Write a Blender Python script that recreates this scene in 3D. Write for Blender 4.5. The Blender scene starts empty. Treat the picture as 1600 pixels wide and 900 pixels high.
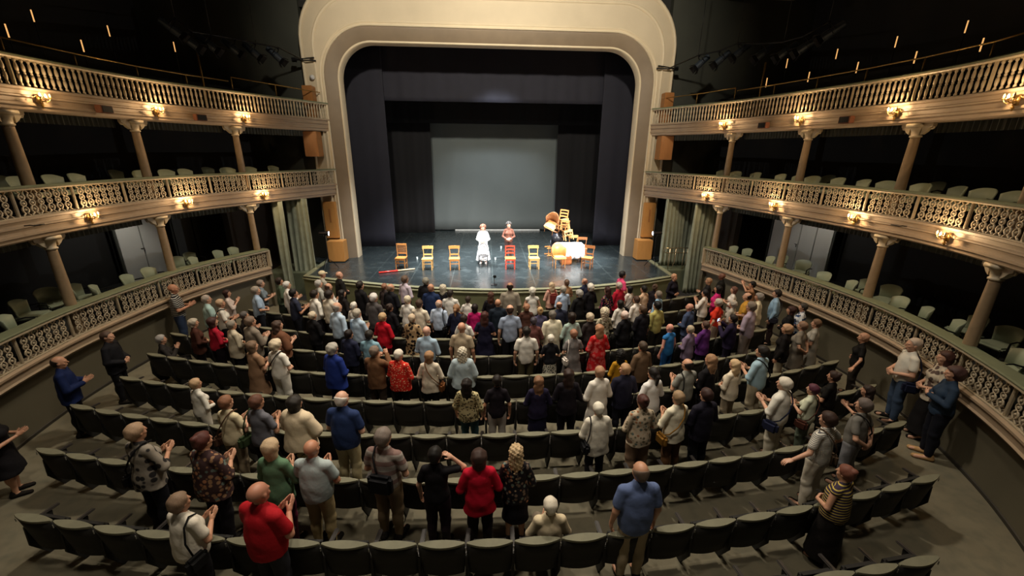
import bpy, bmesh, math, random
import numpy as np
from mathutils import Vector, Matrix, Euler

random.seed(7)
sc = bpy.context.scene
COL = sc.collection
PI = math.pi

# ---------------------------------------------------------------- camera
F_PX, PITCH, YAW, ROLL, CX, EYE = 640.957, math.radians(18.458), math.radians(3.723), math.radians(.606), -.2328, 5.5
cam_d = bpy.data.cameras.new('camera'); cam = bpy.data.objects.new('camera', cam_d); COL.objects.link(cam)
cam_d.sensor_width = 36; cam_d.lens = 36 * F_PX / 1600; cam_d.clip_start = .05; cam_d.clip_end = 200
cam.matrix_world = Matrix.Translation((CX, 0, EYE)) @ Matrix.Rotation(-YAW, 4, 'Z') @ Matrix.Rotation(PI/2 - PITCH, 4, 'X') @ Matrix.Rotation(ROLL, 4, 'Z')
sc.camera = cam

# ---------------------------------------------------------------- world and exposure
w = bpy.data.worlds.new('world'); sc.world = w; w.use_nodes = True
w.node_tree.nodes['Background'].inputs[0].default_value = (1.0, .86, .66, 1)
w.node_tree.nodes['Background'].inputs[1].default_value = .016
sc.view_settings.view_transform = 'Standard'; sc.view_settings.look = 'None'
sc.view_settings.exposure = 0.32; sc.view_settings.gamma = 1.0; sc.view_settings.use_curve_mapping = False

# ---------------------------------------------------------------- lamps of the house and of the stage
def spot(name, loc, tgt, power, col, angle, blend=.4, r=.15):
    d = bpy.data.lights.new(name, 'SPOT'); d.energy = power; d.color = col; d.spot_size = math.radians(angle); d.spot_blend = blend; d.shadow_soft_size = r
    o = bpy.data.objects.new(name, d); COL.objects.link(o); o.location = loc
    o.rotation_euler = (Vector(tgt) - Vector(loc)).to_track_quat('-Z', 'Y').to_euler(); return o
HOUSE = (1.0, .88, .71); STAGEC = (.93, .97, 1.0)
for x, y, p in ((-2.8, 3.2, 900), (2.0, 3.2, 800), (-2.8, 9.0, 1800), (2.2, 9.0, 1800), (0, 12.6, 2200)):
    spot('house_lamp', (x, y, 12.3), (x*1.1, y+.6, 0), p, HOUSE, 98, .7, .35)
spot('proscenium_lamp', (-3.0, 9.0, 11.6), (-2.2, 18, 9.6), 2600, (1.0, .90, .72), 84, .9, .2)
spot('proscenium_lamp', (3.0, 9.0, 11.6), (3.0, 18, 9.0), 2600, (1.0, .90, .72), 84, .9, .2)
for x in (-3.6, 0.2, 3.8):
    spot('stage_lamp', (x, 15.0, 9.6), (x*.8, 17.0, 1), 5200, STAGEC, 62, .9, .12)
spot('stage_lamp', (-2, 19.0, 8.6), (-.4, 17.0, 1), 7000, STAGEC, 50, .9, .1)
spot('stage_lamp', (3.8, 19.5, 8.6), (3.4, 17.6, 1), 9000, STAGEC, 34, .9, .1)
spot('stage_lamp', (.3, 17.5, 9.0), (.3, 24.3, 1.6), 1500, (.9, .96, 1.0), 62, .9, .2)
spot('stage_lamp', (-8.6, 7.6, 8.3), (-.4, 17.0, 1.9), 9000, (1, .95, .88), 26, .8, .1)
spot('stage_lamp', (8.9, 7.6, 8.3), (1.8, 17.2, 1.9), 11000, (1, .95, .88), 34, .8, .1)

# ---------------------------------------------------------------- pixel helpers (1600 x 900)
def ray(px, py):
    X = px-800; Y = 450-py; c, s = math.cos(ROLL), math.sin(ROLL)
    a = X*c-Y*s; b = X*s+Y*c
    fw = F_PX*math.cos(PITCH)+b*math.sin(PITCH); up = -F_PX*math.sin(PITCH)+b*math.cos(PITCH)
    return (a*math.cos(YAW)+fw*math.sin(YAW), -a*math.sin(YAW)+fw*math.cos(YAW), up)
def atz(px, py, z):
    d = ray(px, py); t = (z-EYE)/d[2]; return Vector((CX+d[0]*t, d[1]*t, z))
def aty(px, py, Y):
    d = ray(px, py); t = Y/d[1]; return Vector((CX+d[0]*t, Y, EYE+d[2]*t))

# ---------------------------------------------------------------- materials
MATS = {}
def nmat(name):
    m = bpy.data.materials.new(name); m.use_nodes = True
    return m, m.node_tree.nodes, m.node_tree.links, m.node_tree.nodes['Principled BSDF']
def mix(nt, lk, a, b, fac):
    n = nt.new('ShaderNodeMix'); n.data_type = 'RGBA'
    for s, v in ((6, a), (7, b)):
        if isinstance(v, tuple): n.inputs[s].default_value = (*v[:3], 1)
        else: lk.new(v, n.inputs[s])
    lk.new(fac, n.inputs[0]); return n.outputs[2]
def ramp(nt, lk, fac, stops, const=False):
    n = nt.new('ShaderNodeValToRGB'); cr = n.color_ramp
    if const: cr.interpolation = 'CONSTANT'
    while len(cr.elements) < len(stops): cr.elements.new(.5)
    for e, (p, c) in zip(cr.elements, stops):
        e.position = p; e.color = (*c[:3], 1)
    lk.new(fac, n.inputs[0]); return n.outputs[0]
def mapped(nt, lk, scale=(1,1,1)):
    t = nt.new('ShaderNodeTexCoord'); m = nt.new('ShaderNodeMapping'); m.inputs['Scale'].default_value = scale
    lk.new(t.outputs['Object'], m.inputs[0]); return m.outputs[0]
def noise(nt, lk, vec, scale, detail=4):
    n = nt.new('ShaderNodeTexNoise'); n.inputs['Scale'].default_value = scale; n.inputs['Detail'].default_value = detail
    lk.new(vec, n.inputs['Vector']); return n.outputs['Fac']
def bump(nt, lk, bs, h, strength=.3, dist=.01):
    b = nt.new('ShaderNodeBump'); b.inputs['Strength'].default_value = strength; b.inputs['Distance'].default_value = dist
    lk.new(h, b.inputs['Height']); lk.new(b.outputs[0], bs.inputs['Normal'])
def mat(name, col, rough=.6, metal=0, var=.15, nscale=6, bmp=.15, emit=None, es=0, bs=None):
    """one surface: a colour with a little uneven tone, and a fine bump"""
    if name in MATS: return MATS[name]
    m, nt, lk, b = nmat(name)
    v = mapped(nt, lk)
    f = noise(nt, lk, v, nscale)
    c1 = tuple(x*(1-var) for x in col); c2 = tuple(min(1, x*(1+var)) for x in col)
    lk.new(mix(nt, lk, c1, c2, f), b.inputs['Base Color'])
    b.inputs['Roughness'].default_value = rough; b.inputs['Metallic'].default_value = metal
    if bmp: bump(nt, lk, b, noise(nt, lk, v, bs or nscale*12), bmp, .004)
    if emit: b.inputs['Emission Color'].default_value = (*emit, 1); b.inputs['Emission Strength'].default_value = es
    MATS[name] = m; return m
def s2l(h):
    h = h.lstrip('#'); c = [int(h[i:i+2], 16)/255 for i in (0, 2, 4)]
    return tuple(x/12.92 if x < .04045 else ((x+.055)/1.055)**2.4 for x in c)

def wood(name, a, b_, rough=.45, sc_=(3, 3, .6)):
    if name in MATS: return MATS[name]
    m, nt, lk, b = nmat(name); v = mapped(nt, lk, sc_)
    f = noise(nt, lk, v, 7, 6)
    lk.new(mix(nt, lk, a, b_, f), b.inputs['Base Color']); b.inputs['Roughness'].default_value = rough
    bump(nt, lk, b, f, .1, .004); MATS[name] = m; return m

PLASTER = mat('cream plaster', (.50, .42, .30), .75, var=.12, nscale=1.3, bmp=.1)
PLASTER2 = mat('cream moulding paint', (.56, .47, .33), .5, var=.1, nscale=2)
TAUPE = mat('taupe reveal paint', (.17, .125, .08), .55, var=.2, nscale=2)
CREAMIRON = mat('cream painted iron', (.46, .385, .27), .45, var=.25, nscale=9)
PINKISH = mat('aged cream fascia paint', (.33, .245, .165), .5, var=.2, nscale=3)
RAILGREEN = mat('sage velvet handrail', (.15, .17, .10), .8, var=.2, nscale=5)
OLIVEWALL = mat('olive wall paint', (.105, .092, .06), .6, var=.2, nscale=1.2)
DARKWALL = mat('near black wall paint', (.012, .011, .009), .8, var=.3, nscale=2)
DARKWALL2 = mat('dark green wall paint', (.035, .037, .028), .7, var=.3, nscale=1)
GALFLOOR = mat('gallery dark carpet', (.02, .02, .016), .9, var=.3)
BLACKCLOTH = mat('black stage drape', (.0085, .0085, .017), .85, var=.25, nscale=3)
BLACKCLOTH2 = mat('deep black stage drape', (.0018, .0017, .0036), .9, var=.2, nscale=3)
GREYCLOTH = mat('grey backcloth', (.10, .118, .122), .85, var=.16, nscale=.5)
GREENCURTAIN = mat('sage curtain velvet', (.30, .335, .26), .85, var=.3, nscale=4)
GREYVALANCE = mat('grey green valance', (.07, .075, .06), .85, var=.3, nscale=4)
ORANGEWOOD = wood('honey plywood', (.50, .245, .07), (.40, .18, .045), .5)
SPEAKERWOOD = wood('amber veneer', (.36, .15, .045), (.27, .11, .03), .4)
BRASS = mat('aged brass', (.42, .26, .08), .35, .9, var=.3, nscale=20)
DARKMETAL = mat('black metal', (.012, .012, .013), .4, .6, var=.2)
CHROME = mat('brushed rail metal', (.50, .42, .30), .3, .9, var=.1)
DARKBOX = mat('red brown box', (.13, .045, .02), .6, var=.2)
SEATBLACK = mat('dark seat upholstery', (.007, .0062, .005), .75, var=.3, nscale=8)
SEATTOP = mat('sage seat edge cloth', (.15, .145, .095), .75, var=.25, nscale=9)
SEATARM = mat('dark lacquered armrest', (.030, .026, .024), .35, var=.3, nscale=9)
PLATE = mat('ivory seat plate', (.35, .34, .30), .4)
BOXGREEN = mat('pale green leatherette', (.29, .335, .24), .5, var=.12, nscale=5)
WHITEDOOR = mat('pale grey door paint', (.62, .61, .55), .6, var=.1, nscale=1.2)
BULB = mat('warm lit bulb', (1, .8, .5), .4, emit=(1, .62, .25), es=11, bmp=0)
POSTGLOW = mat('painted brass glow', (1, .6, .3), .4, emit=(1, .50, .16), es=.75, bmp=0)  # emission stands in for light caught by brass posts
LENS = mat('lit lens', (1, 1, 1), .3, emit=(.85, .9, 1), es=9, bmp=0)
LENSDIM = mat('glass lens', (.25, .3, .35), .15, .2, bmp=0)

def carpet():
    m, nt, lk, b = nmat('olive brown carpet'); v = mapped(nt, lk)
    f = noise(nt, lk, v, .7, 6); g = noise(nt, lk, v, 5, 6)
    c = mix(nt, lk, (.11, .096, .062), (.20, .175, .115), f)
    c = mix(nt, lk, c, (.07, .074, .052), ramp(nt, lk, g, [(.45, (0,0,0)), (.8, (.6,.6,.6))]))
    lk.new(c, b.inputs['Base Color']); b.inputs['Roughness'].default_value = .9
    bump(nt, lk, b, noise(nt, lk, v, 180), .5, .006); return m
CARPET = carpet()
def stagefloor():
    m, nt, lk, b = nmat('black vinyl stage floor'); v = mapped(nt, lk)
    f = noise(nt, lk, v, .9, 4); g = noise(nt, lk, v, 2.2, 3)
    c = mix(nt, lk, (.010, .014, .016), (.026, .034, .036), f)
    c = mix(nt, lk, c, (.06, .075, .078), ramp(nt, lk, g, [(.56, (0,0,0)), (.8, (.5,.5,.5))]))
    # joints between the vinyl strips
    br = nt.new('ShaderNodeTexBrick'); br.inputs['Scale'].default_value = 1; br.offset = 0
    br.inputs['Mortar Size'].default_value = .012; br.inputs['Brick Width'].default_value = 1.5; br.inputs['Row Height'].default_value = 12
    lk.new(v, br.inputs['Vector'])
    c = mix(nt, lk, c, (.08, .10, .10), ramp(nt, lk, br.outputs['Fac'], [(0, (0,0,0)), (1, (.5,.5,.5))]))
    lk.new(c, b.inputs['Base Color'])
    lk.new(ramp(nt, lk, g, [(.3, (.20,.20,.20)), (.8, (.34,.34,.34))]), b.inputs['Roughness'])
    return m
STAGEFLOOR = stagefloor()
def apron():
    m, nt, lk, b = nmat('moss green apron cloth'); v = mapped(nt, lk)
    f = noise(nt, lk, v, 2.2, 8)
    lk.new(mix(nt, lk, (.09, .10, .05), (.18, .185, .10), f), b.inputs['Base Color']); b.inputs['Roughness'].default_value = .8
    bump(nt, lk, b, f, .3, .01); return m
APRON = apron()

# ---------------------------------------------------------------- mesh helpers
class MB:
    """collects faces of one mesh"""
    def __init__(s): s.v = []; s.f = []
    def add(s, vs, fs):
        o = len(s.v); s.v += [tuple(x) for x in vs]; s.f += [tuple(i+o for i in q) for q in fs]; return s
    def box(s, c, d, rz=0, M=None, taper=1.0):
        x, y, z = (k/2 for k in d); vs = []
        for k in range(8):
            sx, sy, sz = (k & 1)*2-1, (k >> 1 & 1)*2-1, (k >> 2 & 1)*2-1
            t = taper if sz > 0 else 1
            vs.append(Vector((sx*x*t, sy*y*t, sz*z)))
        R = Matrix.Rotation(rz, 3, 'Z')
        vs = [R @ q + Vector(c) for q in vs]
        if M is not None: vs = [M @ q for q in vs]
        return s.add(vs, [(0,2,3,1), (4,5,7,6), (0,1,5,4), (2,6,7,3), (0,4,6,2), (1,3,7,5)])
    def bbox(s, c, d, r=.01, M=None):
        """box with bevelled vertical and horizontal edges"""
        bm = bmesh.new(); bmesh.ops.create_cube(bm, size=1)
        for q in bm.verts: q.co = Vector((q.co.x*d[0], q.co.y*d[1], q.co.z*d[2])) + Vector(c)
        bmesh.ops.bevel(bm, geom=bm.edges[:], offset=min(r, min(d)*.45), segments=2, affect='EDGES')
        bm.verts.index_update()
        vs = [q.co.copy() for q in bm.verts]
        if M is not None: vs = [M @ q for q in vs]
        s.add(vs, [[q.index for q in f.verts] for f in bm.faces]); bm.free(); return s
    def tube(s, pts, r, n=8, closed=False):
        pts = [Vector(p) for p in pts]; m = len(pts)
        rs = r if isinstance(r, (list, tuple)) else [r]*m
        vs = []; up = None
        for i, p in enumerate(pts):
            a = pts[(i-1) % m] if (closed or i > 0) else p; b = pts[(i+1) % m] if (closed or i < m-1) else p
            t = (b-a).normalized() if (b-a).length > 1e-9 else Vector((0,0,1))
            if up is None: up = Vector((0,0,1)) if abs(t.z) < .9 else Vector((1,0,0))
            u = (up - t*up.dot(t))
            if u.length < 1e-6: u = t.orthogonal()
            u.normalize(); up = u; q = t.cross(u)
            vs += [p + (u*math.cos(2*PI*k/n) + q*math.sin(2*PI*k/n))*rs[i] for k in range(n)]
        fs = [(i*n+k, i*n+(k+1) % n, ((i+1) % m)*n+(k+1) % n, ((i+1) % m)*n+k) for i in range(m if closed else m-1) for k in range(n)]
        if not closed: fs += [tuple(range(n-1, -1, -1)), tuple((m-1)*n+k for k in range(n))]
        return s.add(vs, fs)
    def lathe(s, prof, n=14, c=(0,0,0), M=None):
        vs = [Vector((r*math.cos(2*PI*k/n)+c[0], r*math.sin(2*PI*k/n)+c[1], z+c[2])) for r, z in prof for k in range(n)]
        if M is not None: vs = [M @ q for q in vs]
        m = len(prof)
        fs = [(i*n+k, i*n+(k+1) % n, (i+1)*n+(k+1) % n, (i+1)*n+k) for i in range(m-1) for k in range(n)]
        fs += [tuple(range(n-1, -1, -1)), tuple((m-1)*n+k for k in range(n))]
        return s.add(vs, fs)
    def prism(s, poly, y0, y1, axis='Y', M=None):
        """extrude a 2-D outline"""
        def P(a, b, h): return Vector({'Y': (a, h, b), 'X': (h, a, b), 'Z': (a, b, h)}[axis])
        n = len(poly); vs = [P(a, b, y0) for a, b in poly] + [P(a, b, y1) for a, b in poly]
        if M is not None: vs = [M @ q for q in vs]
        return s.add(vs, [tuple(range(n-1, -1, -1)), tuple(range(n, 2*n))] + [(i, (i+1) % n, n+(i+1) % n, n+i) for i in range(n)])
    def mesh(s, name, m, smooth=False):
        me = bpy.data.meshes.new(name); me.from_pydata([tuple(q) for q in s.v], [], s.f)
        bm = bmesh.new(); bm.from_mesh(me); bmesh.ops.recalc_face_normals(bm, faces=bm.faces); bm.to_mesh(me); bm.free()
        if m: me.materials.append(m)
        if smooth: me.shade_smooth()
        return me
def link(name, me, parent=None, loc=None):
    o = bpy.data.objects.new(name, me); COL.objects.link(o)
    if parent: o.parent = parent
    if loc is not None: o.location = loc
    return o
def tag(o, label=None, cat=None, group=None, kind=None):
    if label: o['label'] = label
    if cat: o['category'] = cat
    if group: o['group'] = group
    if kind: o['kind'] = kind
    return o
def empty(name, loc=(0,0,0), rz=0, **k):
    o = bpy.data.objects.new(name, None); COL.objects.link(o); o.location = loc; o.rotation_euler = (0, 0, rz); o.empty_display_size = .1
    return tag(o, **k)
def struct(name, mb, m, smooth=False):
    return tag(link(name, mb.mesh(name, m, smooth)), kind='structure')
def copy_tree(o, parent=None):
    c = o.copy(); COL.objects.link(c)
    if parent: c.parent = parent
    for ch in list(o.children): copy_tree(ch, c)
    return c

# ---------------------------------------------------------------- the two flanks of the horseshoe
RAW = {-1: [(-6.35,17.75), (-6.76,16.93), (-7.98,14.6), (-8.66,13.25), (-9.10,11.9), (-9.27,10.4), (-9.32,9.1), (-9.24,8.1), (-9.05,7.0), (-8.75,6.0), (-8.2,4.8), (-7.5,3.8), (-6.7,2.9)],
       1: [(6.55,17.75), (7.0,16.9), (8.10,14.6), (8.48,13.1), (8.83,11.4), (9.03,9.9), (9.05,8.4), (8.82,7.1), (8.40,5.85), (7.95,4.85), (7.3,3.8), (6.6,2.95)]}
def resample(pts, step):
    P = [Vector((*p, 0)) for p in pts]; out = []
    Q = [P[0]*2-P[1]] + P + [P[-1]*2-P[-2]]
    for i in range(1, len(Q)-2):
        for k in range(12):
            t = k/12; a, b, c, d = Q[i-1:i+3]
            out.append(.5*((2*b)+(-a+c)*t+(2*a-5*b+4*c-d)*t*t+(-a+3*b-3*c+d)*t**3))
    out.append(P[-1])
    L = [0]
    for a, b in zip(out, out[1:]): L.append(L[-1]+(b-a).length)
    n = max(2, round(L[-1]/step)); res = []; j = 0
    for i in range(n+1):
        s = L[-1]*i/n
        while j < len(L)-2 and L[j+1] < s: j += 1
        t = (s-L[j])/(L[j+1]-L[j]); res.append(out[j].lerp(out[j+1], min(1, max(0, t))))
    return res
def outward(P, i, side):
    a = P[max(0, i-1)]; b = P[min(len(P)-1, i+1)]; t = (b-a).normalized()
    n = Vector((t.y, -t.x, 0))
    return n if n.x*side > 0 else -n
def offs(P, side, d): return [p+outward(P, i, side)*d for i, p in enumerate(P)]
def clipy(P, y0, y1): return [p for p in P if y0 <= p.y <= y1]
def sweep(mb, P, side, prof, caps=True):
    """prof: closed outline of (outward distance, z)"""
    n = len(prof); vs = []
    for i, p in enumerate(P):
        o = outward(P, i, side); vs += [p+o*d+Vector((0,0,z)) for d, z in prof]
    fs = [(i*n+k, i*n+(k+1) % n, (i+1)*n+(k+1) % n, (i+1)*n+k) for i in range(len(P)-1) for k in range(n)]
    if caps: fs += [tuple(range(n)), tuple((len(P)-1)*n+k for k in range(n-1, -1, -1))]
    return mb.add(vs, fs)
FINE = {s: resample(RAW[s], .12) for s in (-1, 1)}
def curve_hit(side, px, py, off):
    """the point of the flank, off metres behind its line, that lies on the sight line of a pixel (plan view)"""
    d = ray(px, py); az = math.atan2(d[0], d[1]); best = None
    P = offs(FINE[side], side, off)
    for i, p in enumerate(P):
        e = abs(math.atan2(p.x-CX, p.y)-az)
        if best is None or e < best[0]: best = (e, i)
    i = best[1]; p = P[i]
    j = i+1 if i+1 < len(P) else i-1
    for k in (i-1, i+1):
        if 0 <= k < len(P) and (math.atan2(P[k].x-CX, P[k].y)-az)*(math.atan2(p.x-CX, p.y)-az) <= 0: j = k
    a0 = math.atan2(p.x-CX, p.y)-az; a1 = math.atan2(P[j].x-CX, P[j].y)-az
    t = a0/(a0-a1) if abs(a0-a1) > 1e-9 else 0
    return p.lerp(P[j], min(1, max(0, t))), outward(FINE[side], i, side)
SIDE = {-1: 'left', 1: 'right'}
# ================================================================ STRUCTURE
mb = MB(); mb.add([(-13,-1,0), (13,-1,0), (13,15.2,0), (-13,15.2,0)], [(0,1,2,3)]); mb.box((0, 7.1, -.1), (26, 16.2, .18)); struct('floor', mb, CARPET)
mb = MB(); mb.box((0, 8.0, 13.3), (27, 20, .2)); struct('ceiling', mb, mat('brown ceiling paint', (.06, .045, .03), .8))
mb = MB(); mb.prism([tuple(atz(*q, 11.2)[:2]) for q in ((1120, -14), (1148, 24), (1250, -2), (1420, -45), (1400, -200))], 11.2, 11.5, 'Z'); struct('ceiling_soffit', mb, mat('pale brown ceiling paint', (.55, .42, .28), .8))
for s in (-1, 1):
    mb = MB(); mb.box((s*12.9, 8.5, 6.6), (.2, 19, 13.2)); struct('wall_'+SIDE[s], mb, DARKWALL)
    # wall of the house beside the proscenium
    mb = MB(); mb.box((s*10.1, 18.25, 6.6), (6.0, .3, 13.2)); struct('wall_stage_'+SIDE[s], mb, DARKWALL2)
mb = MB(); mb.box((0, 18.25, 12.6), (15, .3, 1.6)); struct('wall_stage_upper', mb, DARKWALL2)

LEV = {'lower': (2.14, 1.50, 1.20), 'middle': (4.74, 4.16, 3.70), 'upper': (7.18, 6.60, 6.16)}
tn = 1
for s in (-1, 1):
    P = FINE[s]
    PL = clipy(P, -5, 14.75)
    # wall of the pit under the boxes
    mb = MB(); sweep(mb, PL, s, [(.14, 0), (.14, 1.22), (.34, 1.22), (.34, 0)]); struct('wall_pit_'+SIDE[s], mb, OLIVEWALL)
    mb = MB(); sweep(mb, PL, s, [(.12, 0), (.12, .06), (.14, .07), (.16, 0)]); struct('baseboard_'+SIDE[s], mb, mat('dark baseboard paint', (.03,.026,.02), .5))
    # fascias: stepped mouldings
    for lev, Q in (('lower', PL), ('middle', P), ('upper', P)):
        rt, bb, lo = LEV[lev]; h = bb-lo
        mb = MB()
        if lev == 'lower':
            prof = [(.20, lo), (-.02, lo), (-.06, lo+.05), (-.03, lo+.08), (-.03, lo+.20), (-.07, lo+.22), (-.07, lo+.26), (-.02, bb), (.20, bb)]
        else:
            prof = [(.34, lo), (.04, lo), (.01, lo+.03), (.01, lo+.09), (-.03, lo+.11), (-.03, lo+.15), (.0, lo+.17), (.0, lo+h*.55), (-.05, lo+h*.60),
                    (-.05, lo+h*.66), (-.02, lo+h*.70), (-.02, lo+h*.86), (-.07, lo+h*.90), (-.07, bb), (.34, bb)]
        sweep(mb, Q, s, prof); struct('trim_%d' % tn, mb, PINKISH); tn += 1
        # gallery floor, with the ceiling of the boxes beneath as its underside
        mb = MB(); sweep(mb, Q, s, [(.20, bb-.20), (.20, bb-.10), (3.5, bb-.10), (3.5, bb-.20)]); struct('floor_%s_gallery_%s' % (lev, SIDE[s]), mb, GALFLOOR)
        if lev == 'lower':      # closed end of the boxes toward the stage
            o = outward(PL, 0, s); e = PL[0]
            mb = MB(); sweep(mb, [e, e+o*.6, e+o*1.2], 1, [(-.06, 0), (-.06, bb), (.06, bb), (.06, 0)]); struct('wall_box_end_'+SIDE[s], mb, OLIVEWALL)
    # back wall of the boxes
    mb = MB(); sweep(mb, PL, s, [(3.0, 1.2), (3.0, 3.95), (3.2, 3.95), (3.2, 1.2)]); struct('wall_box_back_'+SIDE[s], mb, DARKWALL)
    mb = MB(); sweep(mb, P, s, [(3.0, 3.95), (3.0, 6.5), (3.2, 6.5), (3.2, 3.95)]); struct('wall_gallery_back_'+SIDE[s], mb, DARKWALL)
    # stepped rake of the top gallery
    for k in range(4):
        mb = MB(); sweep(mb, P, s, [(1.0+k*.8, 6.4), (1.0+k*.8, 6.85+k*.38), (1.8+k*.8, 6.85+k*.38), (1.8+k*.8, 6.4)]); struct('floor_step_%s_%d' % (SIDE[s], k+1), mb, GALFLOOR)
    # dark wall between the boxes and the stage, behind the curtains
    mb = MB(); mb.box((s*9.45, 17.3, 1.85), (.2, 4.3, 3.7)); struct('wall_passage_'+SIDE[s], mb, mat('dark brown wall paint', (.03, .02, .013), .6))

# ---- proscenium: opening, taupe splay, mouldings and the broad plaster surround
def arch(hw, zt, r, xoff=0, z0=1.0, n=14):
    pts = [(-hw+xoff, z0)]
    pts += [(-hw+xoff, z0+(zt-r-z0)*k/6) for k in range(1, 6)]
    for k in range(n+1):
        a = PI - PI/2*k/n; pts.append((-hw+r+r*math.cos(a)+xoff, zt-r+r*math.sin(a)))
    pts += [(-hw+r+(2*hw-2*r)*k/10+xoff, zt) for k in range(1, 10)]
    for k in range(n+1):
        a = PI/2 - PI/2*k/n; pts.append((hw-r+r*math.cos(a)+xoff, zt-r+r*math.sin(a)))
    pts += [(hw+xoff, z0+(zt-r-z0)*(1-k/6)) for k in range(1, 6)]
    return pts + [(hw+xoff, z0)]
def ring(name, stations, m, smooth=True):
    mb = MB(); n = None
    for pts, y in stations:
        n = len(pts); mb.v += [(a, y, b) for a, b in pts]
    mb.f = [(i*n+k, i*n+k+1, (i+1)*n+k+1, (i+1)*n+k) for i in range(len(stations)-1) for k in range(n-1)]
    return struct(name, mb, m, smooth)
XO = .09
A = lambda d, y, up=0, dr=0: (arch(5.90+d, 9.33+d+up, 1.32+d*.9+dr, XO), y)
ring('trim_20', [A(0, 18.40), A(0, 17.93), A(.03, 17.90), A(.07, 17.92)], PLASTER2)
ring('trim_21', [A(.07, 17.92), A(.10, 17.91), A(.46, 17.74), A(.50, 17.74)], TAUPE)
ring('trim_22', [A(.50, 17.74), A(.51, 17.66), A(.55, 17.66), A(.57, 17.70), A(.60, 17.70), A(.62, 17.66), A(.66, 17.66), A(.68, 17.72)], PLASTER2)
ring('wall_proscenium', [A(.68, 17.72), (arch(6.62, 10.75, 1.75, XO), 17.68)], PLASTER)
ring('trim_23', [(arch(6.62, 10.75, 1.75, XO), 17.68), (arch(6.65, 10.78, 1.75, XO), 17.63), (arch(6.69, 10.82, 1.75, XO), 17.63), (arch(6.71, 10.84, 1.75, XO), 17.68)], PLASTER2)
ring('trim_24', [(arch(6.71, 10.84, 1.75, XO), 17.68), (arch(7.04, 11.3, 2.1, XO), 17.72)], PLASTER)
ring('trim_25', [(arch(7.04, 11.3, 2.1, XO), 17.72), (arch(7.07, 11.35, 2.12, XO), 17.64), (arch(7.13, 11.4, 2.15, XO), 17.64), (arch(7.15, 11.45, 2.15, XO), 18.2)], PLASTER2)

# ---- stage
EDGE = [(-7.02, 15.02), (-5.9, 14.58), (-4.78, 14.18), (-3.7, 13.83), (-2.66, 13.56), (-1.3, 13.30), (.1, 13.17), (1.5, 13.20), (2.86, 13.34), (4.1, 13.60), (5.36, 13.97), (6.2, 14.30), (6.96, 14.62)]
EP = resample(EDGE, .25)
mb = MB(); poly = [(p.x, p.y) for p in EP] + [(7.0, 17.0), (8.4, 17.8), (8.4, 26), (-8.4, 26), (-8.4, 17.8), (-7.05, 17.0)]
mb.prism(poly, .9, 1.0, 'Z'); struct('floor_stage', mb, STAGEFLOOR)
def strip(P, prof):
    mb = MB(); n = len(prof); Q = []
    for i, p in enumerate(P):
        a = P[max(0, i-1)]; b = P[min(len(P)-1, i+1)]; t = (b-a).normalized(); o = Vector((t.y, -t.x, 0))
        mb.v += [p+o*d+Vector((0,0,z)) for d, z in prof]
    mb.f = [(i*n+k, i*n+(k+1) % n, (i+1)*n+(k+1) % n, (i+1)*n+k) for i in range(len(P)-1) for k in range(n)] + [tuple(range(n)), tuple((len(P)-1)*n+k for k in range(n-1, -1, -1))]
    return mb
full = [Vector((-7.05, 17.6, 0)), Vector((-7.04, 16.3, 0))] + EP + [Vector((6.99, 16.2, 0)), Vector((7.0, 17.6, 0))]
struct('wall_stage_front', strip(full, [(0, 0), (0, .93), (-.12, .93), (-.12, 0)]), APRON)
struct('trim_30', strip(full, [(.035, .90), (.05, .93), (.035, .96), (0, .965), (0, 1.012), (.02, 1.025), (-.16, 1.03), (-.17, .93)]), mat('pale moss lip paint', (.20, .20, .12), .5))
mb = MB(); mb.box((0, 26.1, 5), (20, .2, 10)); struct('wall_stage_back', mb, DARKWALL)
for s in (-1, 1): mb = MB(); mb.box((s*9.2, 22.2, 5.5), (.2, 7.9, 11)); struct('wall_stage_side_'+SIDE[s], mb, DARKWALL)
mb = MB(); mb.box((0, 22.2, 10.6), (18.6, 8, .2)); struct('ceiling_stage', mb, DARKWALL)
# raised landing right of the stage
mb = MB(); mb.bbox((7.95, 16.6, .45), (1.7, 1.5, .9), .02); struct('floor_landing', mb, mat('green landing paint', (.12, .14, .09), .6))
# box-end landing of the left flank
mb = MB(); mb.bbox((-7.95, 16.6, .45), (1.7, 1.5, .9), .02); struct('floor_landing_2', mb, mat('green landing paint', (.12, .14, .09), .6))

# ================================================================ STAGE DRAPES
def drape(name, x0, x1, y, z0, z1, m, label, cat, amp=.06, wl=.45, jit=.3, th=.02, group=None, wrinkle=0):
    rnd = random.Random(int(abs(x0*100+z1*10))); n = max(8, int(abs(x1-x0)/.05)); ph = rnd.random()*6
    mb = MB(); rows = 14
    for side_ in (0, 1):
        for j in range(rows+1):
            v = j/rows; z = z0+(z1-z0)*v
            for i in range(n+1):
                u = i/n; x = x0+(x1-x0)*u
                a = amp*(1-.35*v)*(math.sin(2*PI*x/wl+ph+jit*math.sin(x*3.1+2*v))+.4*math.sin(2*PI*x/(wl*.43)+1.3))
                if wrinkle: a += wrinkle*math.exp(-((u-.2-.12*v)/.03)**2)*(1-v) + wrinkle*math.exp(-((u-.33-.2*v)/.025)**2)*(1-v)
                mb.v.append((x, y+a+side_*th, z))
    N = (rows+1)*(n+1)
    for side_ in (0, 1):
        for j in range(rows):
            for i in range(n):
                a = side_*N+j*(n+1)+i; mb.f.append((a, a+1, a+n+2, a+n+1))
    for j in range(rows):
        for i in (0, n): a = j*(n+1)+i; mb.f.append((a, a+n+1, N+a+n+1, N+a))
    for i in range(n):
        for j in (0, rows): a = j*(n+1)+i; mb.f.append((a, a+1, N+a+1, N+a))
    return tag(link(name, mb.mesh(name, m, True)), label, cat, group)
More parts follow.
